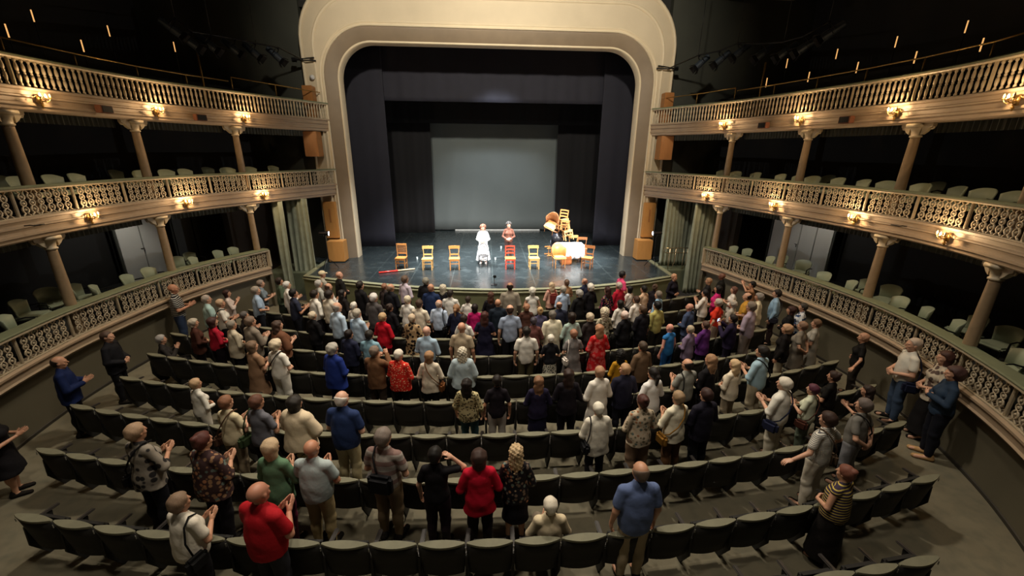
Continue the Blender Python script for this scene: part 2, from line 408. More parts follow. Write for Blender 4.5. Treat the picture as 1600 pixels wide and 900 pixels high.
drape('side_drape', -8.3, -4.66, 20.1, 1.01, 10.0, BLACKCLOTH, 'wide dark blue-grey masking drape standing left of the open stage', 'drape', .012, 1.4)
drape('side_drape', 5.12, 8.3, 20.1, 1.01, 10.0, BLACKCLOTH, 'wide dark blue-grey masking drape standing right of the open stage', 'drape', .012, 1.4)
zt = aty(770, 159, 20.0).z
drape('border_drape', -8.3, 8.3, 20.3, zt, 10.51, BLACKCLOTH, 'dark border cloth hanging across the top of the stage opening', 'drape', .02, 1.2)
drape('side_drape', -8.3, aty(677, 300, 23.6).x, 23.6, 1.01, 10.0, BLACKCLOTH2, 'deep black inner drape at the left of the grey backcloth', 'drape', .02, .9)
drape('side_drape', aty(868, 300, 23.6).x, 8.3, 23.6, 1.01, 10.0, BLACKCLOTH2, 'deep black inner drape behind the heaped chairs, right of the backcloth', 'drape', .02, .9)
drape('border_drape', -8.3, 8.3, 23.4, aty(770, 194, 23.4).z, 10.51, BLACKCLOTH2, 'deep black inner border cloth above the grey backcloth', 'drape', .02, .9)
bc = drape('backcloth', -4.4, 5.0, 24.35, 1.05, 9.6, GREYCLOTH, 'plain grey backcloth at the rear of the stage, creased near its foot', 'backcloth', .008, 2.0, wrinkle=-.05)
mb = MB(); mb.box((.45, 24.2, 1.05), (5.0, .05, .07)); tag(link('hem_batten', mb.mesh('hem_batten', mat('white batten', (.5,.52,.52), .5))), 'thin pale batten on the stage floor at the foot of the backcloth', 'batten')

# green curtains in the side passages
for i, (px0, px1, Y, s, lab) in enumerate(((425, 442, 15.4, -1, 'narrow sage curtain hanging beside the first left column'), (446, 482, 16.2, -1, 'tall pleated sage curtain left of the stage next to the dark passage'),
                                 (1040, 1086, 16.6, 1, 'tall pleated sage curtain behind the metal railing, right of the stage'), (1086, 1122, 15.5, 1, 'long sage curtain falling beside the first right column'))):
    x0, x1 = aty(px0, 330, Y).x, aty(px1, 330, Y).x
    z0 = 0.02 if i in (0, 1, 3) else .93
    drape('passage_curtain', x0, x1, Y, z0, 3.72, GREENCURTAIN, lab, 'curtain', .075, .17, 1.6)
# pleated valances at the head of each bay of the boxes
def valance(s, y0, y1, zt_, h, lab):
    P = [p for p in offs(FINE[s], s, .42) if y0 <= p.y <= y1]
    Q = []
    for a, b in zip(P, P[1:]):
        for k in range(4): Q.append(a.lerp(b, k/4))
    Q.append(P[-1])
    W = [p+outward(Q, i, s)*(.022*math.sin(i*1.7)) for i, p in enumerate(Q)]
    mb = MB(); sweep(mb, W, s, [(0, zt_-h), (0, zt_), (.015, zt_), (.015, zt_-h)])
    tag(link('valance', mb.mesh('valance', GREYVALANCE)), lab, 'valance', None)
CY = [14.55, 11.89, 9.11, 6.42]
bay = ['between the stage and the first column', 'between the first and second columns', 'between the second and third columns', 'past the third column']
for s in (-1, 1):
    for lv, z in (('lower', 3.92), ('middle', 6.38)):
        for b_, (ya, yb) in enumerate(((17.6, 14.6), (14.5, 11.95), (11.85, 9.15), (9.05, 6.45))):
            if lv == 'lower' and b_ == 0: continue
            valance(s, yb, ya, z, .42, 'pleated grey-green valance, %s flank, %s boxes, %s' % (SIDE[s], lv, bay[b_]))
# ================================================================ COLUMNS
ORD = ['first', 'second', 'third', 'fourth', 'fifth']
def column_meshes(h):
    sh = MB(); sh.lathe([(.14, 0), (.14, .06), (.115, .10), (.12, .16), (.10, .20), (.105, .5), (.10, h*.5), (.088, h-.36), (.088, h-.30)], 16)
    cap = MB(); cap.lathe([(.088, h-.31), (.11, h-.30), (.11, h-.27), (.09, h-.26), (.10, h-.18), (.13, h-.12), (.14, h-.10)], 16)
    cap.bbox((0, 0, h-.06), (.32, .30, .08), .012)
    br = MB()   # scrolled brackets along the beam (local Y)
    for t in (-1, 1):
        br.prism([(t*.13, h-.02), (t*.34, h-.02), (t*.335, h-.09), (t*.27, h-.12), (t*.20, h-.20), (t*.13, h-.25)], -.05, .05, 'X')
        br.tube([(0, t*(.30+.035*math.cos(a)), h-.10+.035*math.sin(a)) for a in [k*PI/4 for k in range(8)]], .022, 6, True)
    return sh.mesh('shaft', mat('bronzed column paint', (.30, .215, .13), .35, var=.3, nscale=6), True), cap.mesh('capital', CREAMIRON, True), br.mesh('bracket', CREAMIRON)
CM = {'lower': column_meshes(2.42), 'middle': column_meshes(2.08)}
cxy = {s: [] for s in (-1, 1)}
for s in (-1, 1):
    P = offs(FINE[s], s, .17)
    for k, y in enumerate(CY + [3.9]):
        i = min(range(len(P)), key=lambda j: abs(P[j].y-y)); o = outward(FINE[s], i, s)
        for lv, z0 in (('lower', 1.30), ('middle', 4.10)):
            if k > 3 : continue
            e = empty('gallery_column', (P[i].x, P[i].y, z0), math.atan2(o.y, o.x), cat='column',
                      label='slim iron column of the %s tier on the %s flank, %s from the stage' % (lv, SIDE[s], ORD[k]), group='slim iron columns carrying the galleries')
            for nme, me in zip(('shaft', 'capital', 'bracket'), CM[lv]): link(nme, me, e)
        cxy[s].append((P[i].x, P[i].y))

# ================================================================ BALUSTRADES
def scroll_baluster(h):
    mb = MB(); c = h/2
    mb.tube([(0, .055*math.cos(2*PI*k/14), c+.055*math.sin(2*PI*k/14)) for k in range(14)], .012, 6, True)
    mb.lathe([(.001, -.012), (.022, -.012), (.028, 0), (.022, .012), (.001, .012)], 8, M=Matrix.Translation((0, 0, c)) @ Matrix.Rotation(PI/2, 4, 'Y'))
    for u in (-1, 1):
        for t in (-1, 1):     # an S on each side of the ring, pinched above and below it
            pts = [(0, t*.018, c+u*.058), (0, t*.045, c+u*.085), (0, t*.062, c+u*.125), (0, t*.045, c+u*.17), (0, t*.018, c+u*.195), (0, t*.03, c+u*(h/2-.055)), (0, t*.065, c+u*(h/2-.02)), (0, t*.075, c+u*(h/2-.002))]
            mb.tube(pts, [.014, .016, .017, .016, .015, .014, .015, .012], 6)
        mb.lathe([(.005, -.03), (.02, -.012), (.024, 0), (.02, .012), (.005, .03)], 8, (0, 0, c+u*.125))
    return mb
def spindle_baluster(h):
    mb = MB()
    pr = [(.026, 0), (.026, .05), (.014, .07), (.022, .10), (.030, .16), (.026, .22), (.014, h/2-.03), (.022, h/2-.01), (.022, h/2+.01), (.014, h/2+.03), (.026, h-.22), (.030, h-.16), (.022, h-.10), (.014, h-.07), (.026, h-.05), (.026, h)]
    mb.lathe(pr, 8); return mb
hs = {lv: LEV[lv][0]-LEV[lv][1] for lv in LEV}
BAL = {'lower': scroll_baluster(hs['lower']-.09).mesh('baluster', CREAMIRON, True), 'middle': scroll_baluster(hs['middle']-.07).mesh('baluster', CREAMIRON, True),
       'upper': spindle_baluster(hs['upper']-.07).mesh('baluster', CREAMIRON, True)}
def balustrade(s, lv, y0, y1, pitch, per, label):
    rt, bb, lo = LEV[lv]; h = rt-bb
    F = clipy(FINE[s], y0, y1)
    root = empty('balustrade', (F[0].x, F[0].y, bb), label=label, cat='balustrade', group='gallery balustrades')
    off = Vector((F[0].x, F[0].y, bb))
    def child(name, mb, m, smooth=False):
        me = mb.mesh(name, m, smooth); o = link(name, me, root); o.location = -off; return o
    mb = MB()
    t = .09 if lv == 'lower' else .07
    sweep(mb, F, s, [(-.05, rt-t), (-.07, rt-t+.02), (-.07, rt-.035), (-.05, rt-.03), (.16, rt-.03), (.16, rt-t)]); child('top_rail', mb, CREAMIRON)
    mb = MB(); w_ = .20 if lv == 'lower' else .10
    sweep(mb, F, s, [(-.075, rt-.03), (-.08, rt-.01), (-.06, rt+.012), (w_, rt+.012), (w_+.03, rt-.01), (w_+.02, rt-.03)]); child('handrail', mb, RAILGREEN)
    mb = MB(); sweep(mb, F, s, [(-.03, bb), (-.03, bb+.02), (.06, bb+.02), (.06, bb)]); child('bottom_rail', mb, CREAMIRON)
    B = resample([(p.x, p.y) for p in F[::3]] + [(F[-1].x, F[-1].y)], pitch)
    nb = 0; post = MB().bbox((0, 0, (h-t)/2), (.05, .045, h-t), .008)
    post.bbox((-.012, 0, (h-t)/2), (.04, .02, (h-t)*.86), .006); pme = post.mesh('post', CREAMIRON)
    for i, p in enumerate(B):
        o = outward(B, i, s); loc = Vector((p.x, p.y, bb+.01)) + o*.01 - off; rz = math.atan2(o.y, o.x)
        if i % (per+1) == 0: c = link('post', pme, root, loc)
        else:
            c = link('baluster', BAL[lv], root, loc + Vector((0, 0, .0)))
        c.rotation_euler = (0, 0, rz)
for s in (-1, 1):
    balustrade(s, 'lower', 3.4, 14.75, .175, 6, 'carved cream balustrade under a wide sage handrail, lowest tier on the %s flank' % SIDE[s])
    balustrade(s, 'middle', 3.8, 17.8, .175, 6, 'cream scrollwork balustrade of the middle gallery on the %s flank' % SIDE[s])
    balustrade(s, 'upper', 6.6, 17.8, .125, 11, 'cream balustrade of turned spindles, top gallery on the %s flank' % SIDE[s])
for s in (-1, 1):      # end posts toward the stage
    p = clipy(FINE[s], -5, 14.75)[0]
    mb = MB().bbox((0, 0, .30), (.12, .10, .60), .012)
    tag(link('newel_post', mb.mesh('newel_post', CREAMIRON), loc=(p.x-s*.0, p.y+.0, 1.50)), 'cream square post ending the lowest %s balustrade beside the curtain' % SIDE[s], 'post')

# brass guard rails above the top balustrade
def guard(s, px_pts, label):
    rt = 7.18
    root = None; pts = []; posts = []
    for px, py, dz, post in px_pts:
        p, o = curve_hit(s, px, py, .06); pts.append(Vector((p.x, p.y, rt+dz))); posts.append(post)
    root = empty('guard_rail', pts[0], label=label, cat='guard rail')
    b = pts[0].copy()
    link('rail', MB().tube([p-b for p in pts], .017, 6).mesh('rail', BRASS, True), root)
    for p, k in zip(pts, posts):
        if k: link('stanchion', MB().tube([(0,0,0), (0,0,p.z-rt)], .017, 6).mesh('stanchion', BRASS, True), root, Vector((p.x, p.y, rt))-b)
guard(-1, [(500, 145, .36, 0), (488, 144, .36, 0), (430, 135, .38, 1), (361, 124, .40, 1)], 'brass guard rail over the top left balustrade, nearest the stage')
guard(-1, [(357, 130, .27, 0), (290, 118, .27, 1), (213, 107, .27, 1), (117, 92, .27, 1), (5, 75, .27, 1)], 'long low brass guard rail over the top left balustrade')
guard(1, [(1036, 150, .36, 0), (1090, 146, .36, 1), (1150, 138, .40, 1)], 'brass guard rail over the top right balustrade, nearest the stage')
guard(1, [(1152, 145, .30, 0), (1210, 139, .30, 1), (1277, 129, .30, 1), (1353, 119, .30, 1), (1443, 102, .30, 1), (1550, 80, .30, 1), (1599, 68, .32, 0)], 'long brass guard rail over the top right balustrade')

# ================================================================ WALL LAMPS ON THE FASCIAS
def sconce_meshes():
    br = MB(); br.bbox((.0, 0, 0), (.03, .14, .22), .01)
    br.tube([(0, 0, 0), (-.06, 0, -.05), (-.12, 0, -.04), (-.17, 0, .01)], .013, 6)
    for t in (-1, 1):
        br.tube([(-.05, 0, -.03), (-.10, t*.06, -.07), (-.14, t*.10, -.03), (-.16, t*.12, .03)], .010, 6)
        br.tube([(0, t*.02, .05), (-.02, t*.08, .08), (-.03, t*.14, .05), (-.02, t*.17, .0)], .010, 6)
    br.lathe([(.002, -.20), (.02, -.17), (.035, -.13), (.02, -.10), (.012, -.06)], 10, (-.03, 0, -.02))
    cups = MB()
    for c in ((-.17, 0, .01), (-.16, .12, .03), (-.16, -.12, .03)): cups.lathe([(.006, -.01), (.032, .01), (.036, .025), (.014, .03)], 10, c)
    bulb = MB().lathe([(.010, .028), (.020, .05), (.022, .065), (.014, .095), (.003, .12)], 10)
    return br.mesh('bracket', BRASS, True), cups.mesh('cup', BRASS, True), bulb.mesh('bulb', BULB, True)
SBR, SCU, SBU = sconce_meshes()
BULBOFF = mat('unlit glass bulb', (.3, .25, .16), .2, bmp=0)
SBO = SBU.copy(); SBO.materials.clear(); SBO.materials.append(BULBOFF)
def sconce(s, px, py, z, label, lit=3, pw=11):
    pw = pw*2.1
    p, o = curve_hit(s, px, py, -.07)
    e = empty('wall_lamp', (p.x, p.y, z), math.atan2(o.y, o.x), label=label, cat='wall lamp', group='brass lamps on the gallery fronts')
    e.scale = (.8, .8, .8); link('bracket', SBR, e); link('cup', SCU, e)
    for k, c in enumerate(((-.17, 0, .01), (-.16, .12, .03), (-.16, -.12, .03))):
        link('bulb', SBU if k < lit-1 else SBO, e, c)
    if lit:
        d = bpy.data.lights.new('bulb_light', 'POINT'); d.energy = pw; d.color = (1, .66, .34); d.shadow_soft_size = .03
        q = bpy.data.objects.new('bulb_light', d); COL.objects.link(q); q.parent = e; q.location = (-.25, 0, .10)
for s, lst in ((-1, ((60, 150, 3, 9), (243, 168, 3, 11), (381, 181, 3, 11))), (1, ((1133, 189, 3, 11), (1253, 183, 3, 11), (1403, 169, 3, 11), (1592, 148, 2, 9)))):
    for k, (px, py, lit, pw) in enumerate(lst):
        n_ = {-1: [2, 1, 0], 1: [0, 1, 2, 3]}[s][k]
        sconce(s, px, py, 6.40, 'brass lamp on the top gallery front, %s flank, %s from the stage' % (SIDE[s], ORD[n_]), lit, pw)
for s, lst in ((-1, ((140, 340, 2, 9), (291, 318, 3, 12), (411, 303, 3, 12))), (1, ((1105, 303, 3, 12), (1212, 318, 3, 12), (1338, 339, 3, 12), (1480, 372, 2, 10)))):
    for k, (px, py, lit, pw) in enumerate(lst):
        n_ = {-1: [2, 1, 0], 1: [0, 1, 2, 3]}[s][k]
        sconce(s, px, py, 3.98, 'brass lamp on the middle gallery front, %s flank, %s from the stage' % (SIDE[s], ORD[n_]), lit, pw)
for s, px, py in ((-1, 157, 169), (-1, 309, 180), (1, 1197, 193), (1, 1328, 182)):
    p, o = curve_hit(s, px, py, -.05)
    e = empty('loudspeaker', (p.x, p.y, 6.33), math.atan2(o.y, o.x), cat='loudspeaker', label='small red-brown box on the top gallery, %s' % ({157: 'by the second column at the left', 309: 'near the first lamp at the left', 1197: 'between the first two lamps at the right', 1328: 'between the middle two lamps at the right'}[px]))
    link('cabinet', MB().bbox((-.08, 0, 0), (.16, .30, .17), .01).mesh('cabinet', DARKBOX), e)
    link('grille', MB().bbox((-.163, 0, 0), (.01, .25, .13), .003).mesh('grille', DARKMETAL), e)
for s, px, py in ((-1, 38, 353), (1, 1418, 350)):
    p, o = curve_hit(s, px, py, -.07)
    tag(link('hook', MB().tube([(0,0,0), (-.10*o.x, -.10*o.y, .01), (-.16*o.x-.12*o.y*0, -.16*o.y, .0), (-.2*o.x, -.2*o.y+.16, .01)], .012, 6).mesh('hook', DARKMETAL, True), loc=(p.x, p.y, 4.02)), 'dark metal hook on the middle gallery front at the %s' % SIDE[s], 'hook')

# ================================================================ TOP GALLERY: SLIM BRASS POSTS WITH PAINTED GLOW, AND POLES
stanchions = [(-1, 10, 45, 2.2), (-1, 50, 22, 3.3), (-1, 128, 69, 1.8), (-1, 169, 46, 2.7), (-1, 272, 71, 2.2),
         (1, 1230, 97, 1.8), (1, 1198, 127, 1.0), (1, 1264, 118, 1.2), (1, 1308, 82, 2.2), (1, 1340, 103, 1.5), (1, 1401, 63, 2.6), (1, 1431, 87, 1.9), (1, 1511, 39, 3.0), (1, 1535, 67, 2.2)]
for s, px, py, off in stanchions:
    p, o = curve_hit(s, px, py, off); d = ray(px, py); t = math.hypot(p.x-CX, p.y)/math.hypot(d[0], d[1]); z = EYE+d[2]*t
    e = empty('gallery_stanchion', (p.x, p.y, z-.6), label='thin brass post, glow painted on, dark top gallery, %s flank at %s the stage' % (SIDE[s], 'pixel'), cat='lamp', group='thin glow-painted brass tubes in the top gallery')
    k_ = sorted([t_[1] for t_ in stanchions if t_[0] == s], key=lambda v: -v*(-s)*-1 if 0 else (v if s > 0 else -v)).index(px)
    e['label'] = 'thin brass post, glow painted on, dark top gallery, %s flank, %s from the stage' % (SIDE[s], (ORD+['sixth', 'seventh', 'eighth', 'ninth'])[k_])
    link('stem', MB().tube([(0, 0, -max(.3, z-.6-6.8)+.0), (0, 0, .45)], .012, 6).mesh('stem', DARKMETAL), e)
    link('tube', MB().tube([(0, 0, .42), (0, 0, .70)], .014, 8).mesh('tube', POSTGLOW, True), e)  # upper end of the post, its gleam painted as glow
for s, px, y0, y1, off, lab in ((-1, 316, 78, 122, .5, 'tall brass pole rising behind the top left balustrade'), (1, 1189, 98, 139, .5, 'tall brass pole rising behind the top right balustrade'), (-1, 8, 70, 88, .2, 'short grey pole above the top left balustrade at the frame edge')):
    p, o = curve_hit(s, px, y1, off); d = ray(px, y0); t = math.hypot(p.x-CX, p.y)/math.hypot(d[0], d[1]); z = EYE+d[2]*t
    tag(link('pole', MB().tube([(0, 0, 0), (0, 0, z-6.5)], .028, 8).mesh('pole', BRASS, True), loc=(p.x, p.y, 6.5)), lab, 'pole')

# ================================================================ SPOTLIGHTS ON PIPES, BOTH SIDES
def lantern_meshes():
    body = MB(); body.lathe([(.07, -.26), (.10, -.24), (.10, .05), (.115, .07), (.115, .26), (.12, .27), (.12, .30), (.10, .30)], 12, M=Matrix.Rotation(PI/2, 4, 'X'))
    yoke = MB(); yoke.tube([(-.13, 0, 0), (-.14, 0, .12), (-.10, 0, .20), (.10, 0, .20), (.14, 0, .12), (.13, 0, 0)], .012, 6)
    yoke.bbox((0, 0, .24), (.05, .06, .09), .008)
    glass = MB(); glass.lathe([(.001, .295), (.10, .295), (.10, .30), (.001, .31)], 12, M=Matrix.Rotation(PI/2, 4, 'X'))
    door = MB()
    for a in range(4):
        M = Matrix.Rotation(a*PI/2, 4, 'Y'); door.add([M @ Vector(q) for q in ((-.10, -.30, .11), (.10, -.30, .11), (.13, -.42, .18), (-.13, -.42, .18), (-.10, -.30, .115), (.10, -.30, .115), (.13, -.42, .185), (-.13, -.42, .185))], [(0,1,2,3), (7,6,5,4), (0,4,5,1), (1,5,6,2), (2,6,7,3), (3,7,4,0)])
    return (('body', body.mesh('body', mat('dark slate lantern paint', (.03, .04, .055), .4, .3)), ), ('yoke', yoke.mesh('yoke', DARKMETAL)), ('lens', glass.mesh('lens', LENSDIM)), ('barn_door', door.mesh('barn_door', DARKMETAL)))
LM = lantern_meshes()
def lantern(loc, tgt, label):
    e = empty('spotlight', loc, label=label, cat='spotlight', group='spotlights hung on the side pipes')
    d = Vector(tgt)-Vector(loc); e.rotation_euler = (-math.atan2(-d.z, math.hypot(d.x, d.y))*-1, 0, math.atan2(d.y, d.x)+PI/2)
    for nme, *me in LM: link(nme, me[0], e)
    return e
for s, pix in ((-1, ((265, 42), (292, 62), (322, 66), (360, 72), (392, 78), (428, 84))), (1, ((1098, 96), (1130, 90), (1160, 78), (1196, 80), (1232, 78), (1263, 70), (1303, 48)))):
    zz = 8.9; pts = []
    for px, py in pix:
        p, o = curve_hit(s, px, py, .35 if len(pts) < 9 else .3); d = ray(px, py); t = math.hypot(p.x-CX, p.y)/math.hypot(d[0], d[1]); z = EYE+d[2]*t
        pts.append(Vector((p.x, p.y, z)))
    e0 = Vector((s*6.95, 17.6, 8.62)); tops = []
    for k, p in enumerate(pts):
        n_ = len(pts)-k if s < 0 else k+1
        L_ = lantern(p, (0, 17, 1.5), 'dark spotlight on the %s lighting pipe, %s from the proscenium' % (SIDE[s], (ORD+['sixth', 'seventh', 'eighth'])[n_-1]))
        tops.append(p + L_.rotation_euler.to_matrix() @ Vector((0, 0, .27)))
    pipe = tops+[e0] if s < 0 else [e0]+tops
    pm = MB().tube(pipe, .025, 8)
    for p in tops[::2]: pm.tube([p, Vector((p.x, p.y, 13.19 if s < 0 else 11.19))], .010, 5)
    tag(link('lighting_pipe', pm.mesh('lighting_pipe', DARKMETAL, True)), 'dark pipe carrying spotlights above the top gallery, %s of the stage' % SIDE[s], 'pipe')
    b = empty('pipe_bracket', (s*6.95, 17.60, 8.62), label='black metal bracket bolted to the %s edge of the proscenium' % SIDE[s], cat='bracket')
    link('arm', MB().tube([(-s*.45, .0, .0), (s*.35, -.1, .0), (-s*.40, 0, .10)], .03, 6).mesh('arm', DARKMETAL), b)
    link('clamp', MB().bbox((s*.30, -.08, .0), (.16, .12, .14), .01).mesh('clamp', DARKMETAL), b)
for s in (-1, 1):
    if s < 0: tag(link('camera_dome', MB().lathe([(.09, 0), (.09, .03), (.06, .05), (.05, .09), (.02, .11)], 14, M=Matrix.Translation((-6.72, 17.62, 8.06)) @ Matrix.Rotation(PI/2, 4, 'X')).mesh('camera_dome', mat('pale plastic', (.5, .5, .5), .4), True)), 'small round surveillance camera on the left proscenium face', 'camera')

# ================================================================ WOODEN LOUDSPEAKER CABINETS ON THE PROSCENIUM
def cab(name, c, d, m, label, slot=None):
    e = empty(name, c, label=label, cat='speaker cabinet')
    link('cabinet', MB().bbox((0, 0, d[2]/2), d, .015).mesh('cabinet', m), e)
    if slot: link('slot', MB().bbox((slot[0], -d[1]/2-.004, slot[1]), (slot[2], .012, slot[3]), .003).mesh('slot', SPEAKERWOOD), e)
for s in (-1, 1):
    sd = SIDE[s]
    cab('wooden_cabinet', (s*6.57+XO, 17.33, 1.03), (.66, .52, .86), ORANGEWOOD, 'honey plywood box standing on the stage at the foot of the %s proscenium' % sd)
    cab('wooden_baffle', (s*6.75+XO, 17.55, 1.95), (.50, .2, 1.50), ORANGEWOOD, 'tall honey wood panel on the proscenium above the %s plywood box' % sd, (0, .95, .07, .55))
    cab('wooden_speaker', (s*7.0+XO, 17.36, 5.22), (.52, .5, .92), SPEAKERWOOD, 'amber wood cabinet on the %s proscenium just under the top gallery' % sd)
    cab('wooden_speaker', (s*6.93+XO, 17.45, 6.42), (.36, .4, 1.32), SPEAKERWOOD, 'tall amber wood cabinet beside the top gallery on the %s proscenium' % sd, (0, .8, .05, .6))

# ================================================================ DOORS AND PANELS IN THE BOXES
def box_door(s, px0, px1, label, off, z0, z1, leaves, m, cat='door'):
    pa, _ = curve_hit(s, px0, 380, off); pb, _ = curve_hit(s, px1, 380, off)
    d = (pb-pa); n_ = Vector((-d.y, d.x, 0)).normalized(); L = d.length
    e = empty('panel_door' if cat == 'door' else 'wall_panel', (pa.x, pa.y, z0), math.atan2(d.y, d.x), label=label, cat=cat)
    for k in range(leaves):
        w_ = L/leaves
        link('leaf', MB().bbox((w_*(k+.5), 0, (z1-z0)/2), (w_-.03, .05, z1-z0), .008).mesh('leaf', m), e)
    link('frame', MB().bbox((L/2, 0, z1-z0+.04), (L+.1, .07, .07), .008).bbox((-.04, 0, (z1-z0)/2), (.06, .07, z1-z0), .008).bbox((L+.04, 0, (z1-z0)/2), (.06, .07, z1-z0), .008).mesh('frame', DARKWALL2), e)
    if cat == 'door':
        for t in (-1, 1):
            link('handle', MB().tube([(L/2-.1, t*.05, 1.0), (L/2-.02, t*.07, 1.0), (L/2-.02, t*.07, .9)], .012, 6).mesh('handle', DARKMETAL), e)
box_door(-1, 184, 257, 'pale double door at the back of the lowest left boxes, beside the second column', 2.6, 1.42, 3.45, 2, WHITEDOOR)
box_door(-1, 275, 362, 'dark grey folding partition behind the four left-hand box chairs', 2.85, 1.42, 3.45, 3, mat('dark grey partition', (.035, .037, .028), .6), 'partition')
box_door(1, 1203, 1300, 'pale panelled door behind the second right column, lowest boxes', 2.6, 1.42, 3.5, 4, WHITEDOOR)

# ================================================================ CHAIRS IN THE BOXES
def boxchair_meshes():
    n = 16; back = MB()
    prof = [(-.02, 0), (.06, .02), (.09, .22), (.14, .42), (.13, .435), (.05, .42), (.01, .22), (-.03, .02)]
    # a curved shell back: swept round the seat
    pts = []
    for i in range(n+1):
        a = math.radians(-58+116*i/n)
        w_ = 1-.30*abs(math.sin(a))**3
        for d, z in ((.245, .40), (.27, .60), (.30, .40+.42*w_), (.275, .405+.42*w_), (.24, .60), (.215, .40)):
            pts.append((math.sin(a)*d*1.02, -math.cos(a)*d, z))
    back.v = pts; k = 6
    back.f = [(i*k+j, i*k+(j+1) % k, (i+1)*k+(j+1) % k, (i+1)*k+j) for i in range(n) for j in range(k)] + [tuple(range(k)), tuple(n*k+j for j in range(k-1, -1, -1))]
    seat = MB().bbox((0, .02, .43), (.48, .47, .09), .035)
    arm = MB().tube([(0, -.12, .60), (0, .04, .63), (0, .16, .60), (0, .18, .42)], .016, 6)
    leg = MB().tube([(0, 0, .40), (0, 0, .0)], [.016, .012], 6)
    return [('backrest', back.mesh('backrest', BOXGREEN, True), (0, .03, 0)), ('seat', seat.mesh('seat', BOXGREEN), (0, 0, 0)),
            ('arm', arm.mesh('arm', DARKMETAL), (-.27, 0, 0)), ('arm', arm.meshes if 0 else bpy.data.meshes['arm'], (.27, 0, 0))] + \
           [('leg', leg.mesh('leg', DARKMETAL) if (i == 0) else None, p) for i, p in enumerate(((-.2, -.17, 0), (.2, -.17, 0), (-.2, .2, 0), (.2, .2, 0)))]
bp = boxchair_meshes(); legme = bp[4][1]
CH0 = None
def box_chair(s, px, py, off, zf, rot, label):
    global CH0
    p, o = curve_hit(s, px, py, off)
    rz = math.atan2(-o.y, -o.x)-PI/2 + math.radians((rot-8*s if abs(rot) < 40 else 14*s))     # seat faces the pit
    if CH0 is None:
        CH0 = empty('box_chair', (p.x, p.y, zf), rz)
        for nme, me, l in bp: link(nme, me or legme, CH0, l)
        c = CH0
    else: c = copy_tree(CH0)
    c.location = (p.x, p.y, zf); c.rotation_euler = (0, 0, rz)
    return tag(c, label, 'chair', 'pale green chairs in the boxes and galleries')
ZL, ZM = 1.41, 4.07
LL = [(28, 500, .62, 20), (50, 495, 1.25, 10), (76, 450, 1.5, -70), (134, 458, 1.15, 20), (163, 452, .62, 35), (209, 436, .6, 10), (240, 425, .65, 0), (302, 397, 1.3, 10), (310, 405, .6, 25), (286, 412, 1.1, 10), (348, 398, .75, 20), (371, 393, .75, 15)]
wl = ['before the third column, at the frame edge', 'in the shade behind the third column', 'turned side-on and seen whole, behind the third column', 'just on the stage side of the third column', 'pulled up to the rail beyond the third column',
      'at the rail below the pale double door', 'in shade right of the pale double door', 'in the back row by the dark partition', 'at the rail by the dark partition', 'touching the second column, stage side', 'third from the first column along the rail', 'next to the first column']
for (px, py, off, r), t in zip(LL, wl): box_chair(-1, px, py, off, ZL, r, 'pale green chair, lowest left boxes, '+t)
LR = [(1141, 386, .62, -10), (1162, 393, .75, 0), (1197, 403, .6, -15), (1216, 408, 1.15, -5), (1254, 405, 1.25, 70), (1284, 418, .6, 0), (1323, 434, .62, -20), (1345, 444, 1.15, -8), (1392, 440, 1.3, 72), (1397, 470, .62, 0), (1434, 482, .62, -22), (1480, 503, .62, -22), (1508, 520, 1.25, 0), (1572, 512, 1.35, 74), (1578, 550, .62, 0)]
wr = ['beside the first column', 'second along the rail from the first column', 'at the rail before the pale panelled door', 'partly hidden by the second column', 'turned side-on past the second column', 'in shade past the second column', 'at the rail between the second and third columns',
      'against the third column', 'turned side-on past the third column', 'shaded, below the side-on chair past the third column', 'at the rail past the third column', 'with a bright rim midway between third and fourth columns', 'against the fourth column', 'turned side-on past the fourth column at the frame edge', 'in shade past the fourth column at the frame edge']
for (px, py, off, r), t in zip(LR, wr): box_chair(1, px, py, off, ZL, r, 'pale green chair, lowest right boxes, '+t)
ML = [(2, 1.3), (36, .6), (90, .6), (129, .6), (190, 1.5), (227, .6), (266, .6), (296, .6), (332, 1.35), (360, .6), (396, .6), (433, .9)]
for k, (px, off) in enumerate(ML):
    near = {0: 'at the frame edge', 1: 'just before the third column', 2: 'just past the third column', 3: 'second past the third column', 4: 'in the back row before the second column', 5: 'against the second column', 6: 'just past the second column', 7: 'second past the second column', 8: 'in shade before the first column', 9: 'against the first column', 10: 'just past the first column', 11: 'closest to the stage'}[k]
    box_chair(-1, px, 270, off, ZM, (k*37) % 30-15, 'green chair back above the middle left rail, '+near)
MR = [(1118, .9), (1143, .6), (1173, .6), (1211, .6), (1236, .6), (1263, .6), (1287, 1.7), (1301, .6), (1340, .6), (1379, .6), (1432, .6), (1455, 1.7), (1486, .6), (1531, .6), (1578, .6)]
for k, (px, off) in enumerate(MR):
    near = ['closest to the stage', 'against the first column', 'just past the first column', 'third past the first column', 'before the second column', 'against the second column', 'in the back row past the second column', 'at the rail past the second column', 'midway between second and third columns',
            'before the third column', 'just past the third column', 'in the back row past the third column', 'second past the third column', 'third past the third column', 'fourth past the third column', 'cut by the frame edge'][k]
    box_chair(1, px, 285, off, ZM, (k*53) % 30-15, 'green chair back above the middle right rail, '+near)

for s, px, y in ((-1, 222, 0), (1, 1240, 0)):
    p, o = curve_hit(s, px, 380, 1.2)
    spot('door_fill_light', (p.x, p.y, 3.85), (p.x+o.x*1.4, p.y+o.y*1.4, 2.3), 30 if s < 0 else 18, (1, .96, .88), 95, .6, .08)  # added fill without a fixture, brightens the pale doors in the boxes
